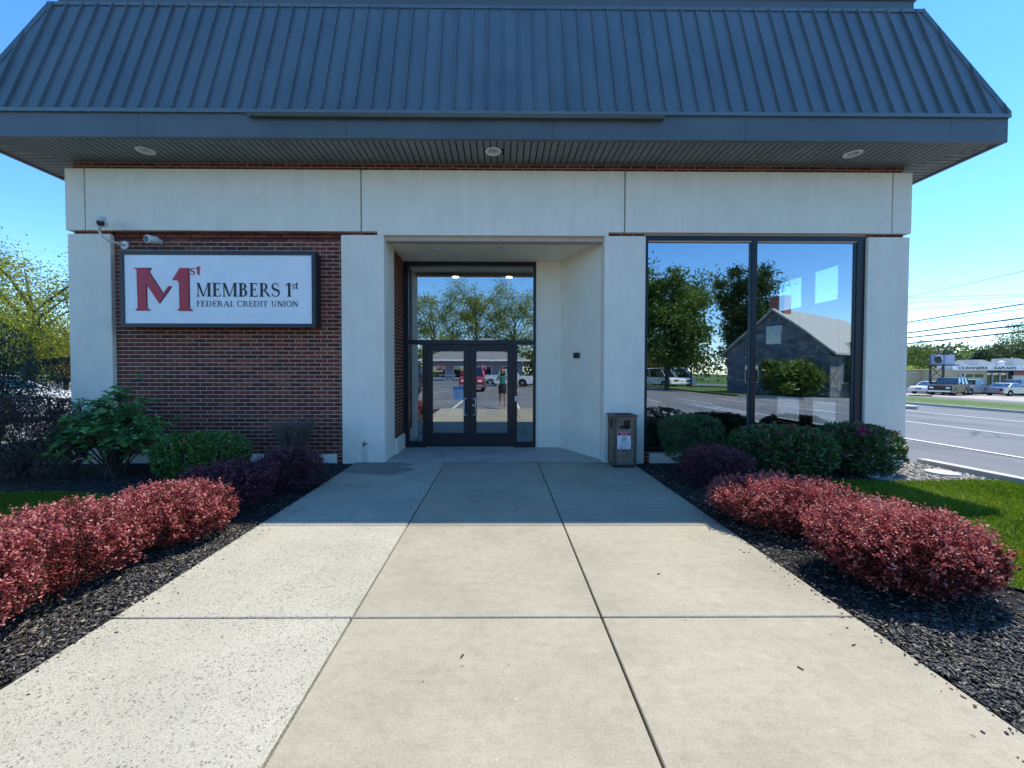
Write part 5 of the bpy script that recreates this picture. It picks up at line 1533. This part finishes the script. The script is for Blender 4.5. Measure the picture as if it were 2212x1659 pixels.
P_silver = car_paint('silver paint', (0.42, 0.45, 0.47), 0.6); P_grey = car_paint('pale blue grey paint', (0.30, 0.36, 0.38), 0.4)
P_navy = car_paint('navy paint', (0.015, 0.022, 0.06)); P_red = car_paint('red paint', (0.35, 0.012, 0.018)); P_white = car_paint('white paint', (0.75, 0.75, 0.74), 0.0)
t = car('dark maroon sport utility vehicle facing left across the road', 47.4, 43.6, math.pi+R(25), P_maroon, 'suv', 'vehicles by the far shops', lower=P_black)
mb = MB().lathe([(0.05, -0.10), (0.33, -0.10), (0.36, -0.06), (0.36, 0.06), (0.33, 0.10), (0.05, 0.10)], (-2.42, 0.1, 1.05), 20, 'x')
mb.build('spare_wheel', M['tyre'], t, world=False)
car('pale blue grey pickup truck parked behind the maroon vehicle', 52.6, 46.2, R(14), P_grey, 'pickup', 'vehicles by the far shops', cat='truck')
car('silver sedan at the right edge in front of the shops', 55.8, 45.2, R(10), P_silver, 'sedan', 'vehicles by the far shops')
car('navy car at the right edge behind the silver sedan', 61.0, 48.0, R(10), P_navy, 'suv', 'vehicles by the far shops')
car('pale parked car half hidden behind the front of the maroon vehicle', 48.5, 46.5, math.pi+R(20), P_white, 'sedan', 'vehicles by the far shops')
car('white car glimpsed between the shrubs at far left', -16.2, 13.2, 0.1, P_white, 'sedan', z=-0.03)
car('silver car glimpsed between the shrubs at far left, behind the white one', -23.5, 17.5, 0.2, P_silver, 'suv', z=-0.03)
# cars seen mirrored in the doors and the window
car('red sport utility vehicle parked behind the photographer', -2.1, -16.2, math.pi/2, P_red, 'suv', 'cars in the parking lot', z=-0.03)
car('black sport utility vehicle parked in the lot left of the red one', -6.9, -16.0, math.pi/2, P_black, 'suv', 'cars in the parking lot', z=-0.03)
car('black sedan parked nearest the walkway in the lot', -5.3, -4.2, math.pi/2, P_black, 'sedan', 'cars in the parking lot', z=-0.03)
car('silver sedan parked across the far side of the lot', 4.9, -30.5, 0.0, P_silver, 'sedan', 'cars in the parking lot', z=-0.03)
car('white pickup truck parked in front of the grey roofed restaurant', 0.8, -26.0, 0.2, P_white, 'pickup', 'cars in the parking lot', z=-0.03, cat='truck')
car('white van parked at the far end of the apron', 20.0, -38.0, 1.1, P_white, 'van', 'cars in the parking lot', cat='van')
car('white van parked beside the other van at the far end of the apron', 22.8, -40.0, 1.3, P_white, 'van', 'cars in the parking lot', cat='van')

# ================================================================== FAR SHOPS
z0 = -0.5
sh = thing('shop_row', (50, 42, z0), 'low cream shop row with CLEANERS and KAPLAN\'S on a white sign band', 'shop')
M['cream'] = plain('cream stucco', (0.50, 0.46, 0.30), 0.9, var=0.1, scale=1)
M['shopfront'] = plain('dark shopfront', (0.04, 0.05, 0.06), 0.6)
M['monitor'] = plain('roof monitor', (0.45, 0.46, 0.44), 0.6, var=0.1)
M['pale'] = plain('pale metal', (0.62, 0.63, 0.62), 0.5, var=0.08)
part2 = lambda n, mb, m: mb.build(n, m, sh)
part2('wall', MB().box(42.9, 47.2, 40.0, 48.0, z0, 1.72), M['cream'])
part2('wall', MB().box(47.2, 62.0, 40.6, 48.0, z0, 1.72), M['shopfront'])
part2('side_wall', MB().box(40.9, 42.85, 42.0, 48.0, z0, 1.62), M['cream'])
part2('roof', MB().box(42.6, 62.2, 39.9, 48.2, 1.721, 1.78), M['pale'])
band_ = part2('sign_band', MB().box(43.7, 62.0, 39.72, 39.9, 1.68, 2.12), M['signface'])
sans('CLEANERS', 44.05, 46.9, 1.77, 0.27, 39.71, M['ink'], 'lettering', band_, bold=0.035)
sans("KAPLAN'S", 47.55, 49.7, 1.77, 0.27, 39.71, M['ink'], 'lettering', band_, bold=0.035)
sans('Cleaners', 49.9, 51.6, 1.80, 0.16, 39.71, plain('faded lettering', (0.35, 0.40, 0.48), 0.6), 'lettering', band_)
MB().box(47.33, 47.36, 39.7, 39.719, 1.69, 2.11).build('seam', M['pale'], band_)
for a, b in ((45.07, 45.78), (46.02, 46.79)):
    w = part2('window', MB().box(a, b, 39.97, 40.0, 1.02, 1.29), M['shopfront'])
    MB().box(a+0.04, b-0.04, 39.955, 39.969, 1.05, 1.26).build('pane', M['glass_car'], w)
ac = part2('air_conditioner', MB().rbox(44.4, 44.88, 39.75, 39.999, 1.10, 1.40, 0.02), M['pale'])
MB().box(44.45, 44.68, 39.74, 39.749, 1.15, 1.35).build('grille', M['plastic'], ac)
for a in (47.6, 48.35, 49.1):
    w = part2('shop_window', MB().box(a, a+0.06, 40.5, 40.6, z0+0.3, 1.45).box(a+0.66, a+0.72, 40.5, 40.6, z0+0.3, 1.45).box(a+.06, a+.66, 40.5, 40.6, 1.38, 1.45), M['pale'])
    MB().box(a+0.06, a+0.66, 40.56, 40.57, z0+0.3, 1.38).build('pane', M['glass_car'], w)
part2('shop_door', MB().box(50.3, 51.8, 40.45, 40.6, z0, 1.2), M['pale'])
part2('shop_poster', MB().box(50.3, 51.9, 40.4, 40.449, 1.21, 1.6), plain('red poster', (0.35, 0.12, 0.10), 0.6))
for (xa, xb, zt) in ((46.5, 47.6, 2.62), (48.6, 50.3, 2.78), (52.3, 54.2, 2.92)):
    mb = MB().prism([(xa, 1.79), (xa, zt), (xa+(xb-xa)*0.25, zt), (xb, zt-0.35), (xb, 1.79)], 42.0, 44.0, 'y')
    part2('roof_monitor', mb, M['monitor'])
part2('roof_vent', MB().lathe([(0.22, 1.78), (0.22, 2.45), (0.28, 2.47), (0.28, 2.6), (0.05, 2.68)], (51.6, 42.5, 0), 12), M['pale'])
# billboard on steel legs
bb = thing('billboard', (39.7, 37, -0.45), 'small billboard with a dark round emblem on braced steel legs beside the shops', 'billboard')
M['steel'] = plain('rusty steel', (0.05, 0.045, 0.045), 0.7, var=0.3)
pn = MB().box(38.64, 40.70, 37.0, 37.12, 2.18, 3.07).build('panel', plain('billboard blue', (0.22, 0.27, 0.40), 0.6, var=0.1), bb)
MB().box(39.85, 40.68, 36.985, 36.999, 2.22, 3.03).build('poster', plain('poster pale', (0.42, 0.48, 0.62), 0.6, var=0.15), pn)
MB().lathe([(0.36, 36.985), (0.36, 36.999)], (39.22, 0, 2.65), 24, 'y').build('emblem', M['ink'], pn)
mb = MB()
for i in range(14):
    a, b = R(-15+150*i/14), R(-15+150*(i+1)/14)
    mb.prism([(39.22+r*math.cos(q), 2.67+r*math.sin(q)) for r, q in ((0.37, a), (0.37, b), (0.29, b), (0.29, a))], 36.97, 36.984, 'y')
mb.build('emblem_arc', M['white'], pn)
mb = MB().box(38.3, 41.0, 36.9, 37.3, 2.08, 2.17)
mb.build('catwalk', M['steel'], bb)
for x in (38.72, 39.9):
    MB().box(x-0.06, x+0.06, 37.14, 37.26, -0.55, 3.0).build('leg', M['steel'], bb)
for a, b in (((38.72, 37.2, 2.0), (39.9, 37.2, 0.95)), ((39.9, 37.2, 2.0), (38.72, 37.2, 0.95)), ((38.72, 37.2, 0.9), (39.9, 37.2, 0.9)), ((38.72, 37.2, 0.85), (39.9, 37.2, -0.2))):
    MB().tube([a, b], 0.035, 6).build('brace', M['steel'], bb)
# shops and billboard, laid out nearer, are scaled up about the camera position
MF = Matrix.Translation((0, 0, -0.3825)) @ Matrix.Scale(1.25, 4)
for root in (sh, bb):
    done = set()
    for ch in root.children_recursive:
        if ch.data.name not in done:
            ch.data.transform(MF); done.add(ch.data.name)
    root.location = MF @ root.location
    for ch in root.children: ch.matrix_parent_inverse = Matrix.Translation(-root.location)
# low white wall and dark storm drains on the far lot
o = MB().box(41.8, 52.0, 48.3, 48.5, -1.3, -0.35).build('low_wall', M['pale']); tag(o, 'low pale wall at the back of the far gravel lot', 'wall')
for x, nm in ((39.2, 'left'), (40.3, 'right')):
    o = MB().rbox(x-0.45, x+0.45, 38.9, 39.15, gz(x), gz(x)+0.13, 0.02).build('wheel_stop', M['plastic'])
    tag(o, 'dark wheel stop on the far lot, %s one of the pair beside the building corner' % nm, 'wheel stop', 'dark wheel stops')

# ================================================================== WIRES AND POLES
M['wood'] = bark('pole wood', (0.16, 0.12, 0.09))
M['wire'] = plain('cable', (0.02, 0.02, 0.028), 0.6)
def pole(x, y, h, label, arms, along='x', grp='utility poles'):
    z = gz(x)
    t = thing('utility_pole', (x, y, z), label, 'pole', grp)
    MB().tube([(x, y, z-0.2), (x, y, z+h)], [0.15, 0.10], 10).build('shaft', M['wood'], t, True)
    for a in arms:
        mb = MB()
        if along == 'x': mb.box(x-1.1, x+1.1, y-0.06, y+0.06, z+a-0.06, z+a+0.06)
        else: mb.box(x-0.06, x+0.06, y-1.1, y+1.1, z+a-0.06, z+a+0.06)
        mb.build('crossarm', M['wood'], t)
    return t
pole(33, 80, 8.0, 'wooden utility pole far along the road behind the building', (5.0, 7.2))
pole(33, -19, 10.5, 'wooden utility pole on the apron behind the photographer', (7.5, 9.8))
pole(51, 62, 15.0, 'wooden utility pole hidden behind the building by the cross street', (12.5, 14.0), 'y')
pole(102, 62, 16.0, 'wooden utility pole right of the shops by the cross street', (13.5, 15.0), 'y')
def wire(a, b, r, sag, label):
    a, b = Vector(a), Vector(b)
    pts = [a.lerp(b, i/16)-Vector((0, 0, sag*4*(i/16)*(1-i/16))) for i in range(17)]
    o = MB().tube(pts, r*1.5, 5).build('power_line', M['wire'])
    tag(o, label, 'cable', 'overhead lines')
for i, (zl, dz, r, nm) in enumerate(((5.67, 0.037, 0.028, 'highest of the four thick black cables'), (4.80, 0.036, 0.034, 'second highest of the four thick black cables'), (4.38, 0.028, 0.034, 'third of the four thick black cables'), (3.93, 0.037, 0.034, 'lowest of the four thick black cables'), (5.45, 0.012, 0.014, 'thin cable just under the highest thick one'))):
    wire((33, 80, zl-dz*50), (33, -19, zl+dz*49), r, 0.0, nm + ' running along the road')
for i, (za, zb, r, nm) in enumerate(((10.46, 10.89, 0.016, 'topmost thin cable'), (9.88, 10.70, 0.014, 'second thin cable'), (9.06, 10.07, 0.014, 'third thin cable'), (5.19, 5.47, 0.018, 'thin cable over the billboard'), (4.42, 4.69, 0.020, 'upper of the two low cables'), (4.27, 4.64, 0.020, 'lower of the two low cables'))):
    s_ = (zb-za)/14.0
    up_ = lambda q: 1.24*q-0.367  # cross-street wires scaled up about the camera
    wire((51, 62, up_(za-8.2*s_)), (102, 62, up_(zb+18.7*s_)), r*1.2, 0.0, nm + ' crossing the sky above the shops')
wire((33, -19, 10.2), (33, 80, 6.0), 0.012, 0.4, 'very thin cable high over the road')

# ================================================================== FAR TREES
for i, (x, y, h, cr, m, nm, n) in enumerate((
    (53.0, 55, 5.6, 3.4, 'green1', 'rounded green tree left of the billboard', 9000),
    (56.8, 58, 5.4, 3.2, 'green1', 'green tree directly behind the billboard', 8000),
    (46.5, 45.5, 2.6, 1.2, 'spring', 'small bright green tree between the corner pier and the billboard', 4000),
    (61.2, 57, 5.6, 1.8, 'evergreen', 'dark pointed spruce above the CLEANERS sign', 5000),
    (59.0, 60, 5.2, 3.0, 'green1', 'soft green tree behind the roof monitors', 7000),
    (64.3, 55.5, 5.0, 1.4, 'evergreen', 'thin dark conifer between the roof monitors', 4000),
    (66.5, 55, 5.8, 2.6, 'green2', 'dense deep green tree right of the conifer', 9000),
    (70.5, 53, 8.4, 3.8, 'green1', 'tall airy green tree at the right edge behind the shops', 9000),
    (75.0, 58, 7.5, 4.0, 'green1', 'green tree outside the right edge behind the shops', 6000),
    (49.5, 62, 5.5, 3.6, 'green2', 'deep green tree beside the building edge', 7000))):
    tree('far_tree', nm, x*1.24, y*1.24, -1.4, h*1.24, cr*1.2, M[m], 70+i, int(n*1.4), 0.24, 0.15, 0.12, cone=(m == 'evergreen'), group='trees behind the shops', limbs=12)  # tree positions and sizes scaled outward from the camera
# wooded skyline that reads as one mass
def skyline(name, x0, x1, y0, y1, n, h, seed, mat, ls, label):
    g = np.random.default_rng(seed)
    k = 60
    cx = g.uniform(x0, x1, k); cy = g.uniform(y0, y1, k); ch = h*g.uniform(0.6, 1.1, k)
    idx = g.integers(0, k, n)
    P = np.stack([cx[idx]+g.normal(size=n)*2.2, cy[idx]+g.normal(size=n)*2.2, -1+ch[idx]*np.sqrt(g.random(n))], 1)
    V, F = leaves(P, unit(g.normal(size=(n, 3))), ls, ls*0.7, 0.4, g, 0.1)
    o = link(name, quads_mesh(name, V, F, mat, np.repeat(np.clip(0.5+g.normal(size=n)*0.2, 0, 1), 4)))
    tag(o, label, 'wood', kind='stuff')
skyline('far_wood', 60, 190, 95, 120, 20000, 9.5, 5, M['green1'], 0.9, 'hazy green wood on the skyline behind the shops')
skyline('far_wood', -150, -50, 60, 90, 14000, 6.5, 6, M['green2'], 0.8, 'green wood on the skyline at far left')
skyline('far_wood', -70, 60, -95, -75, 16000, 8.0, 7, M['green2'], 0.8, 'dark wood behind the restaurant across the lot')

# ================================================================== ACROSS THE LOT (seen mirrored in the glass)
for i, (x, y, h, cr, m, nm, n) in enumerate((
    (-9.5, -43, 12.0, 4.2, 'spring', 'tall yellow-green tree left behind the restaurant', 12000),
    (-3.6, -45, 14.0, 4.2, 'spring', 'tallest yellow-green tree behind the restaurant', 14000),
    (2.0, -44, 12.6, 3.8, 'spring', 'tall yellow-green tree right behind the restaurant', 12000),
    (8.5, -45, 8.5, 3.6, 'green1', 'lower green tree right of the restaurant', 8000),
    (-14.5, -40, 8.0, 3.6, 'green2', 'dark green tree left of the restaurant', 7000),
    (16.2, -26, 10.6, 3.8, 'green1', 'broad green tree at the corner of the apron', 14000),
    (29.5, -36, 14.0, 3.2, 'green2', 'tall dark tree behind the stone house', 14000),
    (27.5, -16.5, 3.8, 1.9, 'green1', 'small round tree in front of the stone house', 7000),
    (20.6, -15.6, 2.3, 1.5, 'green1', 'low bushy tree left of the stone house', 6000),
    (21.5, -46, 4.2, 2.4, 'gold', 'golden tree behind the white vans', 5000))):
    tree('lot_tree', nm, x, y, gz(x), h, cr, M[m], 100+i, int(n*(1.7 if x > 10 else 1.0)), 0.30 if x > 10 else 0.24, 0.2, 0.2, group='trees across the lot', limbs=15, sub=8)
# grey roofed restaurant
rs = thing('restaurant', (-3, -31, -0.03), 'small grey restaurant with hipped roof and cupola across the lot', 'building')
M['grey_siding'] = plain('grey siding', (0.30, 0.31, 0.32), 0.8); M['shingle'] = plain('grey shingles', (0.20, 0.20, 0.20), 0.9, var=0.2, scale=8)
MB().box(-8.5, 2.5, -36, -29, -0.05, 2.7).build('wall', M['grey_siding'], rs)
rf = MB().add([(-9.2,-28.3,2.7),(3.2,-28.3,2.7),(3.2,-36.7,2.7),(-9.2,-36.7,2.7),(-5.0,-31.5,4.3),(-1.0,-31.5,4.3),(-1.0,-33.5,4.3),(-5.0,-33.5,4.3)], [(0,3,2,1),(4,5,6,7),(0,1,5,4),(1,2,6,5),(2,3,7,6),(3,0,4,7)]).build('roof', M['shingle'], rs)
MB().add([(-2.8,-31.2,4.0),(-0.3,-31.2,4.0),(-0.3,-33.4,4.0),(-2.8,-33.4,4.0),(-2.3,-31.6,5.3),(-0.8,-31.6,5.3),(-0.8,-33,5.3),(-2.3,-33,5.3)], [(0,3,2,1),(4,5,6,7),(0,1,5,4),(1,2,6,5),(2,3,7,6),(3,0,4,7)]).build('cupola', M['grey_siding'], rf)
MB().box(-9.25, 3.25, -28.35, -28.25, 2.6, 2.78).build('eave_trim', M['white'], rf)
for k in range(4):
    w = MB().box(-7.6+k*2.5, -5.9+k*2.5, -28.99, -28.9, 0.7, 2.1).build('window', M['pale'], rs)
    MB().box(-7.5+k*2.5, -6.0+k*2.5, -28.899, -28.89, 0.8, 2.0).build('pane', M['glass_car'], w)
# stone house with chimney
def stone_mat():
    t = NT('grey stone')
    p = t.pos((1, 1, 2.2))
    v = t.n('TexVoronoi', Vector=p, Scale=1.6)
    col = t.ramp(v.outputs['Color'], [(0.1, (0.10, 0.11, 0.12)), (0.5, (0.17, 0.18, 0.19)), (0.9, (0.27, 0.27, 0.26))])
    e = t.ramp(t.n('TexVoronoi', {'feature': 'DISTANCE_TO_EDGE'}, Vector=p, Scale=1.6).outputs[0], [(0.02, 0.5), (0.06, 1.0)])
    return t.out(t.mix(1, col, e, 'MULTIPLY'), 0.9)
hs = thing('stone_house', (21.2, -18.0, -0.55), 'grey stone house with pale roof and brick chimney across the apron', 'house', rz=R(-32))
# local frame: ridge along x, gable end at x = 0
def hp(name, mb, m, par=None): return mb.build(name, m, par or hs, world=False)
hp('wall', MB().prism([(-3.6, 0), (-3.6, 3.6), (0, 6.7), (3.6, 3.6), (3.6, 0)], 0, 13, 'x'), stone_mat())
pr_ = plain('pale shingles', (0.42, 0.42, 0.38), 0.9, var=0.15, scale=6)
rf = None
for sy in (-1, 1):
    m2 = MB().prism([(sy*4.05, 3.28), (sy*0.01, 6.78), (sy*0.01, 6.93), (sy*4.05, 3.43)], -0.4, 13.4, 'x')
    if rf is None: rf = hp('roof', m2, pr_)
    else: hp('roof', m2, pr_)
hp('chimney', MB().box(0.3, 1.3, -0.5, 0.5, 6.3, 7.9), plain('red chimney brick', (0.30, 0.12, 0.09), 0.9, var=0.2), rf)
for y_, z_ in ((-0.55, 4.2), (-2.2, 1.2), (1.1, 1.2)):
    w = hp('window', MB().box(-0.06, 0.01, y_, y_+1.1, z_, z_+1.4), M['white'])
    hp('pane', MB().box(-0.075, -0.061, y_+0.07, y_+1.03, z_+0.07, z_+1.33), M['glass_car'], w)
for x_ in (2.0, 5.0, 8.2, 11.0):
    w = hp('window', MB().box(x_, x_+1.2, 3.59, 3.66, 1.2, 2.7), M['white'])
    hp('pane', MB().box(x_+0.07, x_+1.13, 3.661, 3.675, 1.27, 2.63), M['glass_car'], w)
# twin-headed lamp post
lp = thing('lamp_post', (22.8, -30, gz(22.8)), 'tall twin-headed lamp post on the apron', 'lamp post')
MB().tube([(20.8,-31,-0.3),(20.8,-31,6.4)], [0.10, 0.07], 8).build('shaft', M['steel'], lp)
for s in (-1, 1): MB().rbox(20.8+s*0.15-(0.9 if s < 0 else 0), 20.8+s*0.15+(0.9 if s > 0 else 0), -31.2, -30.8, 6.3, 6.5, 0.03).build('lamp_head', M['plastic'], lp)

# ================================================================== THE PHOTOGRAPHER (mirrored in the door glass)
def person():
    t = thing('person', (0.10, -0.42, -0.0), 'person in teal top, dark skirt and sandals holding a phone up with both hands', 'person')
    J = {'pelvis': (0,0,.92), 'waist': (0,0,1.05), 'chest': (0,.01,1.22), 'neck': (0,.0,1.40), 'head0': (0,.02,1.46), 'head1': (0,.03,1.55), 'head2': (0,.02,1.62),
         'lsh': (-.15,0,1.345), 'lel': (-.23,.07,1.14), 'lwr': (-.10,.26,1.30), 'lpa': (-.068,.315,1.36),
         'rsh': (.15,0,1.345), 'rel': (.23,.07,1.14), 'rwr': (.10,.26,1.30), 'rpa': (.068,.315,1.36),
         'lhip': (-.09,0,.88), 'lkn': (-.095,.02,.48), 'lan': (-.10,-.02,.08), 'lfo': (-.11,.10,.035), 'lto': (-.115,.17,.03),
         'rhip': (.09,0,.88), 'rkn': (.10,.03,.48), 'ran': (.115,.0,.08), 'rfo': (.13,.12,.035), 'rto': (.135,.19,.03)}
    Rd = {'pelvis': .135, 'waist': .115, 'chest': .125, 'neck': .05, 'head0': .062, 'head1': .088, 'head2': .075, 'lsh': .062, 'lel': .04, 'lwr': .027, 'lpa': .03, 'rsh': .062, 'rel': .04, 'rwr': .027, 'rpa': .03,
          'lhip': .095, 'lkn': .058, 'lan': .036, 'lfo': .035, 'lto': .026, 'rhip': .095, 'rkn': .058, 'ran': .036, 'rfo': .035, 'rto': .026}
    E_ = [('pelvis','waist'),('waist','chest'),('chest','neck'),('neck','head0'),('head0','head1'),('head1','head2'),('chest','lsh'),('lsh','lel'),('lel','lwr'),('lwr','lpa'),('chest','rsh'),('rsh','rel'),('rel','rwr'),('rwr','rpa'),
          ('pelvis','lhip'),('lhip','lkn'),('lkn','lan'),('lan','lfo'),('lfo','lto'),('pelvis','rhip'),('rhip','rkn'),('rkn','ran'),('ran','rfo'),('rfo','rto')]
    for s, p in ((-1, 'l'), (1, 'r')):
        base = Vector(J[p+'pa'])
        for k, (dx, dz, ln) in enumerate(((0, .022, .055), (0, .008, .062), (0, -.008, .058), (0, -.022, .046))):
            a = base+Vector((-s*.004, .016, dz)); b = a+Vector((-s*.012, .022, .006)); c = b+Vector((-s*.028, -.004, .0))
            for nm, q in (('a', a), ('b', b), ('c', c)):
                J[p+'f%d%s' % (k, nm)] = tuple(q); Rd[p+'f%d%s' % (k, nm)] = .0085
            E_ += [(p+'pa', p+'f%da' % k), (p+'f%da' % k, p+'f%db' % k), (p+'f%db' % k, p+'f%dc' % k)]
        a = base+Vector((-s*.012, -.014, .02)); b = a+Vector((-s*.03, -.004, .012))
        J[p+'ta'] = tuple(a); J[p+'tb'] = tuple(b); Rd[p+'ta'] = .011; Rd[p+'tb'] = .009
        E_ += [(p+'pa', p+'ta'), (p+'ta', p+'tb')]
    names = list(J)
    me = bpy.data.meshes.new('body')
    me.from_pydata([J[k] for k in names], [(names.index(a), names.index(b)) for a, b in E_], [])
    o = bpy.data.objects.new('body_src', me); COL.objects.link(o)
    o.modifiers.new('skin', 'SKIN')
    for i, k in enumerate(names):
        v = me.skin_vertices[0].data[i]; v.radius = (Rd[k], Rd[k]*(0.8 if k in ('pelvis', 'waist', 'chest') else 1.0)); v.use_root = (k == 'pelvis')
    sb = o.modifiers.new('sub', 'SUBSURF'); sb.levels = 2; sb.render_levels = 2
    dg = bpy.context.evaluated_depsgraph_get()
    bm_ = bpy.data.meshes.new_from_object(o.evaluated_get(dg))
    bpy.data.objects.remove(o)
    skin = plain('skin', (0.48, 0.28, 0.20), 0.5, var=0.06); teal = plain('teal cloth', (0.01, 0.22, 0.24), 0.8, var=0.1); dark = plain('dark cloth', (0.015, 0.016, 0.02), 0.85); sand = plain('sandal leather', (0.35, 0.24, 0.15), 0.7)
    bm_.materials.clear()
    for m in (skin, teal, dark, sand): bm_.materials.append(m)
    for p in bm_.polygons:
        c = p.center
        arm = c.y > 0.12 and c.z > 0.9
        p.material_index = 1 if (0.98 < c.z < 1.39 and not arm and abs(c.x) < 0.245) else 2 if (0.62 < c.z <= 0.98 and not arm) else 3 if c.z < 0.03 else 0
        p.use_smooth = True
    link('body', bm_, t, False)
    sk_ = MB().lathe([(.128, 1.00), (.15, .93), (.165, .80), (.175, .64), (.170, .635), (.14, .80), (.12, .95)], (0, 0, 0), 24, cap=False)
    sk_.build('skirt', dark, t, True, world=False)
    hair = MB().lathe([(.03, 1.715), (.075, 1.695), (.10, 1.64), (.105, 1.56), (.10, 1.46), (.085, 1.36), (.05, 1.33)], (0, -.03, 0), 20)
    hair.build('hair', plain('brown hair', (0.10, 0.05, 0.028), 0.6), t, True, world=False)
    for s in (-1, 1):
        MB().lathe([(.004, .100), (.012, .104), (.004, .113)], (s*.032, .0, 1.565), 10, 'y').build('eye', M['ink'], t, True, world=False)
        MB().rbox(s*.09-.012, s*.09+.012, -.01, .03, 1.53, 1.58, .005).build('ear', skin, t, world=False)
    MB().tube([(0,.105,1.57), (0,.128,1.535), (0,.112,1.527)], [.008, .012, .008], 8).build('nose', skin, t, True, world=False)
    MB().rbox(-.024, .024, .098, .110, 1.496, 1.508, .003).build('mouth', plain('lips', (0.40, 0.12, 0.11), 0.5), t, world=False)
    ph = MB().rbox(-.08, .08, .355, .3635, 1.335, 1.41, .003)
    o = ph.build('phone', M['black'], None)
    o.location = (0.10, -0.42, 0.0)
    tag(o, 'dark phone held sideways in both hands of the person in teal', 'phone')
person()
